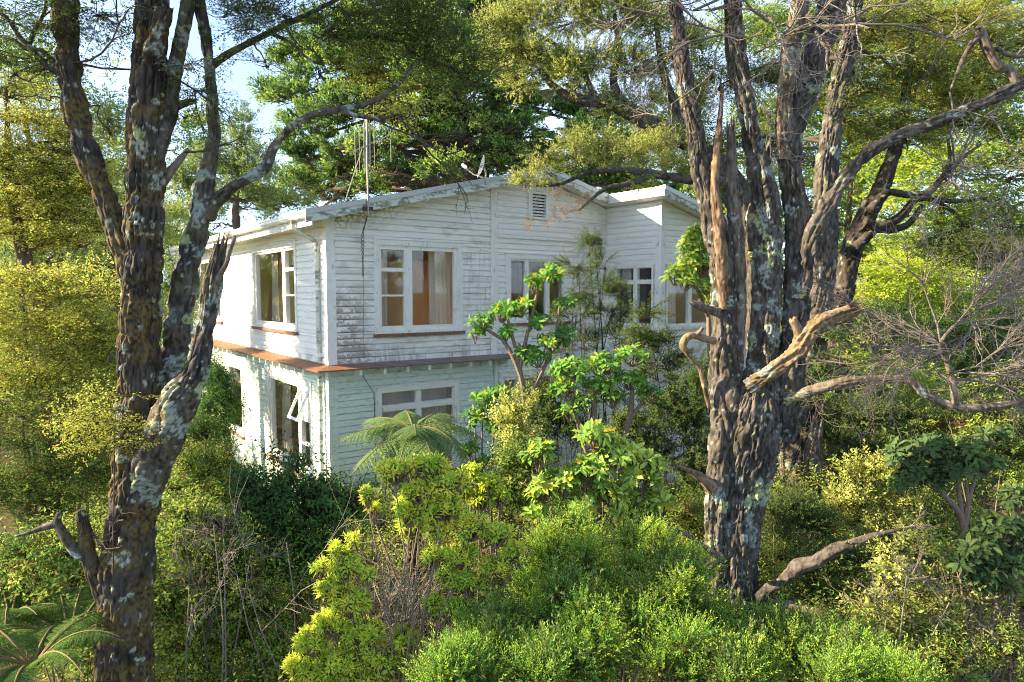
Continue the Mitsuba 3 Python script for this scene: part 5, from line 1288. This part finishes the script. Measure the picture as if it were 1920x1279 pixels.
# the lime shrub with its bare twigs
k = leafy('lime_shrub', 'lime yellow shrub with a tangle of bare grey twigs in its middle', [(775, 985, 34, 22, .3), (770, 945, 34, 20, .2), (740, 880, 40, 18), (800, 872, 44, 18), (845, 900, 40, 22), (790, 920, 40, 20), (690, 925, 16, 14), (830, 950, 46, 22), (880, 985, 44, 22), (860, 1040, 40, 20), (930, 1000, 36, 18), (880, 1090, 34, 18), (820, 985, 24, 14), (650, 1060, 30, 20), (625, 1100, 34, 22), (660, 1130, 40, 24), (620, 1170, 40, 26), (680, 1190, 46, 26), (720, 1230, 50, 26), (640, 1240, 50, 26), (590, 1270, 50, 26), (760, 1200, 36, 22), (820, 1130, 26, 16), (870, 1140, 34, 18), (850, 1080, 34, 18), (925, 1060, 34, 18), (960, 1030, 24, 14), (770, 960, 30, 18), (810, 1040, 24, 14), (585, 1200, 40, 26), (560, 1250, 30, 22), (660, 1010, 16, 12), (640, 1030, 24, 14), (700, 1280, 60, 26), (790, 1270, 46, 26), (690, 1075, 16, 10), (600, 1060, 20, 10)], 5.3, 'lime', 88, scale=.95, rtr=.011, stalk=.25, mat='twig_brown')
rS = np.random.default_rng(5)
for i in range(26):
    px = rS.uniform(640, 830); b = at(rS.uniform(690, 800), 1200, 5.6 + rS.uniform(-.2, .3))
    b[2] = float(gz(b[0], b[1])) + rS.uniform(0.3, .8)
    e = at(px, rS.uniform(900, 1010), 5.6 + rS.uniform(-.35, .35))
    dead_twigs(k, b, e - b, np.linalg.norm(e - b) * rS.uniform(.38, .48), .0095, 3, 'twig_grey', rS, kids=3, spread=.34, part='bare_stem')
leafy('amber_shrub', 'amber yellow leaved shoots at the top right of the lime shrub', [(885, 885, 24, 16), (915, 905, 24, 16), (900, 930, 26, 14), (940, 925, 18, 12), (870, 910, 18, 12), (700, 950, 14, 8, -.1)], 5.9, 'amber', 89, leafkind=False)

# soft heath in the foreground
hk = dict(style='up', lai=1.7, mat='twig_brown', twigs=2, stems=14)
def heath(label, top, n, seed):
    rows = thicket(top, 1290, 6.0, 4.5, n, (18, 40), seed)
    k = shrub('heath_shrub', label, rows, 0.0, 'heath', seed=seed, group='heath shrubs in the foreground', **hk)
    rng = np.random.default_rng(seed)
    fill(k, ppads(rows, 0.0), 'heath', rng, .5, 'up', scale=1.3, part='foliage')
    some = ppads([r for r in rows if rng.random() < .35], 0.0)
    fill(k, some, 'fine_scrub', rng, .8, 'up', scale=.95, part='old_growth')
    return k
heath('soft bright green heath filling the bottom middle', [(815, 1275), (860, 1215), (910, 1150), (950, 1090), (1000, 1065), (1060, 1050), (1110, 1080)], 58, 91)
heath('taller grey green heath below the sunlit rhododendron', [(1000, 1040), (1040, 985), (1090, 955), (1130, 965), (1180, 950), (1230, 985), (1280, 1010), (1310, 1060)], 62, 92)
heath('bright green heath around the foot of the old tree', [(1270, 1130), (1310, 1110), (1350, 1145), (1420, 1160), (1480, 1150), (1530, 1185), (1600, 1200), (1660, 1235), (1710, 1270)], 58, 93)

# the dark camellia hedge below the house corner and its neighbours
shrub('camellia_shrub', 'dark glossy camellia under the house corner', [(500, 920, 50, 30), (560, 940, 50, 30), (620, 930, 46, 34), (655, 940, 26, 30), (520, 970, 60, 34), (590, 985, 60, 36), (470, 985, 50, 34), (540, 1040, 60, 36), (620, 1030, 50, 36), (560, 1080, 60, 36), (480, 1050, 44, 34), (470, 905, 30, 22), (565, 885, 14, 20), (515, 880, 14, 14), (640, 980, 30, 32)], 7.6, 'camellia', lai=3.0, seed=94)
shrub('mixed_shrub', 'sunny yellow green shrub left of the camellia beside the lichen covered limb', [(385, 830, 34, 26), (370, 870, 40, 30), (420, 885, 40, 26), (410, 910, 50, 26), (350, 910, 40, 30), (440, 930, 40, 24)], 8.0, 'scrub', lai=2.6, seed=95)
shrub('ivy_shrub', 'dark ivy climbing the far end of the side wall', [(408, 720, 8, 34), (420, 770, 18, 34), (395, 770, 22, 40), (410, 820, 24, 28), (385, 700, 8, 40, 1)], 13.2, 'camellia', lai=3.0, seed=96, scale=.8)
shrub('scrub_shrub', 'tangled scrub with grey dead stems right of the dark left trunk', [(360, 960, 50, 34), (420, 980, 44, 34), (340, 1020, 50, 34), (400, 1060, 60, 40), (460, 1090, 50, 36), (350, 1110, 60, 40), (420, 1150, 70, 40), (500, 1140, 56, 36), (350, 1200, 70, 40), (450, 1220, 80, 40), (530, 1210, 50, 36), (360, 1280, 80, 36), (480, 1290, 80, 36), (560, 1140, 30, 30)], 6.2, 'scrub', lai=2.4, seed=97)
kD = thing('dead_sapling', 'bare grey sapling with upright twigs right of the dark left trunk', 'sapling')
for px, top in ((388, 985), (345, 1100)):
    b = at(px + rS.uniform(-6, 6), 1110, 5.6); b[2] = float(gz(b[0], b[1])) - .05; e = at(px + rS.uniform(-16, 16), top, 5.6)
    put(f'{kD}__stem', tube(spline([b, (b + e) / 2 + rS.normal(0, .06, 3), e], 9), np.linspace(.010, .004, 9), 6), 'twig_grey', smooth=True)
    dead_twigs(kD, (b * .3 + e * .7), e - b, .34, .008, 3, 'twig_grey', rS, kids=4, spread=.45)
kD = thing('dead_sapling', 'thin pale dead sapling in front of the dark camellia', 'sapling')
for px, top in ((525, 1020), (545, 1060), (500, 1080), (552, 1090)):
    b = at(556, 1160, 5.9); b[2] = float(gz(b[0], b[1])) - .05; e = at(px, top, 5.9)
    dead_twigs(kD, b, e - b, np.linalg.norm(e - b), .009, 2, 'twig_grey', rS, kids=3, spread=.4)

# the bright bush at the left edge
kL = shrub('beech_bush', 'bright yellow green layered bush at the left edge behind the dark trunk', [(40, 545, 60, 20), (110, 560, 66, 22), (180, 545, 50, 22), (40, 600, 66, 24), (120, 615, 70, 24), (195, 605, 40, 26), (50, 655, 76, 24), (140, 665, 60, 26), (210, 660, 34, 26), (30, 710, 66, 26), (100, 720, 70, 26), (180, 715, 50, 26), (40, 520, 50, 14)], 7.4, 'beech_gold', style='layer', lai=2.5, seed=98, scale=.8, mat='bark_brown', r=.03)
shrub('beech_bush', 'shaded lower half of the layered bush at the left edge', [(40, 770, 76, 26), (120, 775, 70, 26), (190, 770, 44, 26), (50, 825, 80, 26), (140, 830, 70, 26), (205, 825, 34, 24), (40, 880, 80, 26), (120, 885, 76, 26), (180, 880, 44, 24), (50, 930, 76, 26), (130, 945, 50, 22)], 6.9, 'beech', style='layer', lai=2.5, seed=99, scale=.75, mat='bark_brown', r=.03)
shrub('beech_bush', 'thin gold spray crossing in front of the dark left trunk', [(215, 790, 40, 8), (180, 770, 40, 8), (240, 740, 20, 5), (170, 810, 50, 9), (255, 845, 24, 6), (200, 845, 36, 8)], 4.7, 'beech_gold', style='layer', lai=1.7, seed=100, scale=.48, mat='twig_dark', stems=0, twigs=2, r=.01)
shrub('scrub_shrub', 'yellowish scrub under the layered bush at the lower left', [(60, 1040, 80, 36), (140, 1050, 50, 36), (40, 1100, 80, 36), (130, 1110, 60, 40), (60, 1170, 90, 36), (150, 1170, 40, 40), (320, 1150, 30, 40)], 5.9, 'scrub', lai=2.6, seed=101)

# right hand scrub
shrub('pittosporum_shrub', 'tall thin dark pittosporum standing against the recessed wall', [(1105, 465, 24, 24), (1085, 500, 30, 26), (1135, 492, 28, 24), (1072, 540, 34, 28), (1125, 535, 40, 30), (1165, 545, 28, 24), (1080, 590, 40, 30), (1145, 590, 38, 30), (1095, 640, 40, 28), (1155, 635, 32, 26), (1065, 655, 26, 20), (1115, 445, 18, 18), (1180, 580, 20, 24), (1050, 600, 18, 18)], 10.4, 'pitto_dark', style='ball', lai=.75, seed=102, stems=9, mat='twig_dark', r=.014, twigs=5, scale=.8)
shrub('pittosporum_shrub', 'thin dark shrub in front of the corner of the wing', [(1215, 590, 22, 14), (1200, 620, 30, 16), (1235, 630, 28, 18), (1210, 660, 36, 18), (1255, 670, 30, 22), (1230, 700, 40, 20), (1180, 640, 20, 12)], 9.8, 'pitto_dark', style='layer', lai=1.9, seed=103, stems=4, mat='twig_dark', twigs=4)
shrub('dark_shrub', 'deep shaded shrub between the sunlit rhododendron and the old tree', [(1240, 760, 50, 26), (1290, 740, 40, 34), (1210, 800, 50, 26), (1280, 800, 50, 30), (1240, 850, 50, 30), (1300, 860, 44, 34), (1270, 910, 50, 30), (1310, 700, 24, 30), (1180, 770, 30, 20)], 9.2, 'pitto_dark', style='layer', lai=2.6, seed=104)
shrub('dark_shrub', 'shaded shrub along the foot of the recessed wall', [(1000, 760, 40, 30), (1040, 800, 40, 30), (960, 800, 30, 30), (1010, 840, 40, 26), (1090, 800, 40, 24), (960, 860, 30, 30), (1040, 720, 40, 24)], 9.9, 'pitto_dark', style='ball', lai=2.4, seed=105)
shrub('pittosporum_shrub', 'golden leaved pittosporum right of the tree fern', [(960, 770, 18, 14), (950, 800, 28, 20), (980, 790, 24, 18), (955, 835, 34, 20), (985, 830, 24, 20), (1000, 770, 12, 10)], 7.9, 'pitto', style='up', lai=2.6, seed=106)
shrub('pittosporum_shrub', 'olive pittosporum below the golden one', [(950, 880, 40, 24), (985, 880, 30, 24), (965, 920, 40, 24), (940, 950, 40, 22), (985, 950, 30, 20)], 7.5, 'scrub', style='up', lai=2.6, seed=107)
shrub('pittosporum_shrub', 'golden pittosporum right of the old tree, behind the dead limb', [(1600, 910, 36, 20), (1640, 890, 36, 20), (1690, 920, 40, 20), (1620, 945, 46, 22), (1670, 955, 46, 22), (1580, 950, 26, 18), (1720, 950, 26, 18), (1610, 985, 50, 20), (1680, 1000, 44, 20)], 7.7, 'pitto', style='up', lai=2.3, seed=108, twigs=4)
shrub('fine_shrub', 'feathery yellow green shrub between the old trunk and its dead limb', [(1470, 1000, 34, 30), (1510, 990, 40, 30), (1480, 1050, 36, 26), (1540, 1000, 30, 24), (1450, 960, 16, 24), (1490, 950, 30, 22)], 7.6, 'fine_scrub', style='up', lai=2.4, seed=109)
shrub('fine_shrub', 'low feathery shrub under the dead limb', [(1530, 1090, 40, 26), (1580, 1080, 44, 28), (1560, 1120, 50, 24), (1620, 1060, 40, 28), (1520, 1125, 36, 14)], 6.9, 'fine_scrub', style='up', lai=2.4, seed=110)
shrub('scrub_shrub', 'dry twiggy scrub across the lower right', [(1660, 1060, 50, 30), (1720, 1050, 50, 30), (1770, 1100, 50, 34), (1690, 1110, 60, 34), (1640, 1140, 60, 34), (1740, 1160, 60, 34), (1810, 1150, 56, 34), (1670, 1190, 70, 36), (1760, 1220, 70, 36), (1860, 1190, 60, 36), (1640, 1250, 60, 30), (1740, 1280, 80, 30), (1850, 1260, 80, 34), (1910, 1150, 40, 40)], 6.4, 'pitto', style='ball', lai=1.35, seed=111, tone=None, twigs=7, mat='twig_grey', r=.018)
shrub('scrub_shrub', 'darker green scrub at the lower right corner', [(1600, 1200, 60, 30), (1680, 1230, 70, 30), (1800, 1250, 80, 30), (1890, 1230, 60, 36), (1580, 1170, 40, 22)], 5.9, 'scrub', style='ball', lai=1.5, seed=112, twigs=4, mat='twig_grey')
shrub('bright_shrub', 'bright lime shrub right of the old tree, below its long dead branch', [(1660, 690, 40, 18), (1710, 700, 46, 20), (1690, 735, 40, 16), (1640, 700, 24, 16), (1740, 730, 26, 14), (1600, 690, 24, 14), (1580, 720, 26, 18)], 10.4, 'bright_far', style='layer', lai=2.6, seed=113, scale=.55)
shrub('bright_shrub', 'round sunny shrub behind the dead grey branches at the right', [(1700, 510, 46, 26), (1660, 490, 36, 24), (1750, 520, 46, 26), (1700, 560, 50, 24), (1640, 540, 36, 26), (1780, 560, 40, 24)], 13, 'bright_far', style='layer', lai=2.6, seed=114, scale=.7)
shrub('dark_shrub', 'shadowy bank of shrubs behind the dead grey branches', [(1600, 600, 50, 26), (1680, 610, 60, 26), (1760, 620, 60, 26), (1850, 620, 60, 28), (1920, 640, 50, 30), (1620, 650, 50, 24), (1580, 660, 30, 30), (1850, 680, 60, 24), (1780, 690, 50, 20), (1920, 700, 40, 26)], 12, 'far_scrub', style='ball', lai=2.2, seed=115, scale=.7)
shrub('mixed_shrub', 'grey green shrub below the long dead branch', [(1600, 780, 44, 26), (1650, 800, 44, 28), (1580, 830, 36, 30), (1640, 850, 40, 26), (1700, 780, 40, 24), (1590, 880, 36, 24), (1720, 810, 30, 20)], 9.4, 'fine_scrub', style='up', lai=2.3, seed=116)
shrub('mixed_shrub', 'half shaded shrubs at the right edge under the long dead branch', [(1780, 790, 50, 24), (1850, 800, 50, 24), (1910, 810, 40, 28), (1880, 850, 50, 24), (1910, 880, 40, 28), (1830, 740, 40, 16), (1900, 730, 36, 22), (1910, 910, 40, 30)], 9.0, 'scrub', style='ball', lai=2.2, seed=117)
shrub('green_shrub', 'lush green shrub at the foot of the leaning trunk', [(1560, 700, 26, 26), (1540, 740, 24, 24), (1550, 790, 30, 30), (1560, 640, 26, 24), (1530, 680, 20, 24)], 9.7, 'far_scrub', style='ball', lai=2.4, seed=118, scale=.6)
shrub('mixed_shrub', 'low green shrub between the old tree and the brown trunk', [(1470, 920, 24, 26), (1480, 960, 30, 24), (1560, 960, 30, 26), (1540, 930, 24, 20), (1560, 1000, 26, 20), (1290, 960, 34, 30), (1310, 1000, 30, 30)], 8.3, 'scrub', style='ball', lai=2.4, seed=119)

shrub('dead_bush', 'dry bush of bare grey twigs in the scrub at the lower right', [(1700, 1080, 60, 34), (1640, 1130, 50, 30), (1780, 1130, 60, 36), (1720, 1180, 60, 36), (1830, 1190, 60, 36), (1660, 1220, 60, 30), (1800, 1250, 60, 30)], 5.9, 'dead_grey', style='ball', lai=.28, seed=121, mat='twig_grey', twigs=1)
shrub('dead_bush', 'bare tangled twigs under the layered bush beside the dark left trunk', [(340, 990, 40, 30), (420, 1010, 40, 34), (360, 1080, 40, 34), (470, 1040, 40, 30), (400, 1120, 50, 30)], 5.9, 'dead_grey', style='ball', lai=.16, seed=122, mat='twig_grey', twigs=1)

# ------------------------------------------------------------------ ferns
def frond(key, a, d, L, arch, W0, rng, col, n=26, part='frond', side_drop=.25, pinna_part=True):
    """An arching frond; each pinna is a comb of little leaflets."""
    t = np.linspace(0, 1, 14)
    hz = unit(np.array([d[0], d[1], 0]))
    p = a + np.outer(t * L, hz) + np.outer(L * (d[2] * t - arch * t * t), [0, 0, 1.0])
    fk = numbered(f'{key}__{part}')
    scene[fk] = mikit.ply(tube(p, np.linspace(.011, .003, 14), 5), 'fern_stalk', smooth=True)
    S = unit(np.cross(hz, [0, 0, 1.0]))
    tan = unit(np.gradient(p, axis=0))
    rest = []
    for i in range(n):
        s = .16 + .83 * (i + .3) / n
        w = W0 * (math.sin(PI * min(1, s ** .8 * 1.02)) ** .75) * (1 if s > .2 else .8)
        q = np.array([np.interp(s, t, p[:, k]) for k in range(3)]); tg = np.array([np.interp(s, t, tan[:, k]) for k in range(3)])
        up = unit(np.cross(S, tg)); up = up if up[2] > 0 else -up
        for sd in (1, -1):
            m = 13
            x = np.linspace(.03, 1, m)
            ax = unit(S * sd * 1.0 + tg * rng.uniform(.25, .5) - [0, 0, rng.uniform(.05, .3)])
            mid = q + np.outer(x * w, ax) - np.outer(side_drop * w * x ** 1.6, [0, 0, 1.0]) - np.outer(side_drop * .3 * w * x, up * 0)
            l = w * .19 * (1 - x ** 2 * .8)
            P = np.repeat(mid, 2, 0); sg = np.tile([1.0, -1.0], m)[:, None]
            D = tg * sg * .9 + ax * .5 - np.array([0, 0, .2]) + rng.normal(0, .08, (2 * m, 3))
            C = jitter(col, 2 * m, rng, .15, .06)
            v, f, c = leaves(P, D, np.tile(up, (2 * m, 1)), np.repeat(l, 2), np.repeat(l, 2) * .62, C, .12)
            if pinna_part:
                put(f'{fk}__pinna', (v, f), 'leaf', color=c)
            else:
                rest.append((v, f, c))
    if rest:
        v, f, c = merge(rest)
        put(f'{fk}__leaflet', (v, f), 'leaf', color=c); labels[f'{fk}__leaflet'] = {'kind': 'stuff'}
    return fk
scene['fern_stalk'] = matte(rgb(.16, .12, .05), .7)

KF = thing('tree_fern', 'tree fern with arching silvery green fronds in front of the lower window', 'fern')
rF = np.random.default_rng(77)
cF = at(775, 806, 8.9)
bF = cF.copy(); bF[2] = float(gz(cF[0], cF[1])) - .1
put_bark(KF + '__trunk', [[*bF, .11], [*(bF * .5 + cF * .5), .09], [*(cF - [0, 0, .05]), .075]], 'bark_dark', res=.03, amp=.02, seed=3, lichen=0, moss=.2)
for dx, dy, dz, L, arch in ((-1, -.25, .30, 1.02, .36), (-.75, -.8, .02, 1.0, .42), (-.15, -1, .10, .8, .70), (.45, -.9, .42, .85, .75), (.9, -.5, .50, .95, .85), (1, .25, .45, 1.0, .60), (.5, .8, .60, .9, .50), (-.3, .9, .62, .85, .45), (-.85, .5, .52, .9, .45), (.1, -.5, .8, .6, .65), (.85, -.85, .05, .7, .75), (-1, .1, .60, .7, .65)):
    frond(KF, cF, np.array([dx, dy, dz]), L, arch * 1.12, .36, rF, (.145, .165, .07), n=17, side_drop=.42, pinna_part=len([q for q in scene if q.startswith(KF + '__frond') and q.endswith('pinna')]) < 8)
for dx, dy in ((.5, -.7), (.7, -.5), (.3, -.85)):
    frond(KF, cF - [0, 0, .08], np.array([dx, dy, .05]), .62, 1.25, .13, rF, (.15, .06, .025), n=12, part='dead_frond', pinna_part=False)

for i, (px, py, d, L, lab) in enumerate(((60, 1215, 4.5, .75, 'ground fern in the lower left corner, left of the dark trunk'), (130, 1170, 5.2, .7, 'ground fern close beside the base of the dark trunk'), (20, 1130, 5.4, .7, 'ground fern at the left edge above the corner fern'))):
    K = thing('ground_fern', lab, 'fern', 'ground ferns at the lower left')
    c = at(px, py + 40, d)
    for j in range(13):
        a = j * 2.4 + i
        frond(K, c, np.array([math.cos(a), math.sin(a), rF.uniform(.7, 1.3)]), L * rF.uniform(.7, 1.05), rF.uniform(.7, 1.0), .15, rF, ((.06, .085, .025), (.085, .11, .028))[j % 2], n=20, pinna_part=False)

# ------------------------------------------------------------------ undergrowth that nobody would count
def carpet(key, label, x0, x1, y0, y1, n, sort, scale, hgt, seed, cat, avoid=True):
    rng = np.random.default_rng(seed)
    sprays = SPRAY[sort]
    c = 0
    for i in range(n):
        y = y0 + (y1 - y0) * rng.random() ** .8; x = rng.uniform(x0, x1) * (y / y1 if y1 > 12 else 1)
        r = np.array([x, y, 0]) - HO; u, v = r @ DF, r @ DL
        if (hgt > 1 and y < 17 and -9 < x < 7) or avoid and u > -.25 and v > -.15 and u < 10 and v < 11.8 or (u > WU - .3 and u < 10 and WV - .2 < v < 1):
            continue
        p = np.array([x, y, float(gz(x, y)) + rng.uniform(.0, hgt)])
        g = sprays[rng.integers(len(sprays))][0]
        c += 1
        instance(f'{key}__{c:05d}', g, pose(p, np.array([*rng.normal(0, .5, 2), .8]), rng.normal(0, 1, 3), scale * rng.uniform(.7, 1.3)))
    labels[key] = {'label': label, 'category': cat, 'kind': 'stuff'}
carpet('undergrowth', 'low green undergrowth covering the garden floor', -9, 9, 3.2, 12.5, 3000, 'scrub', 1.2, .7, 5, 'undergrowth')
carpet('far_undergrowth', 'dense dark scrub under the trees behind the house', -26, 26, 11, 34, 2200, 'far_scrub', 2.0, 2.2, 6, 'undergrowth')
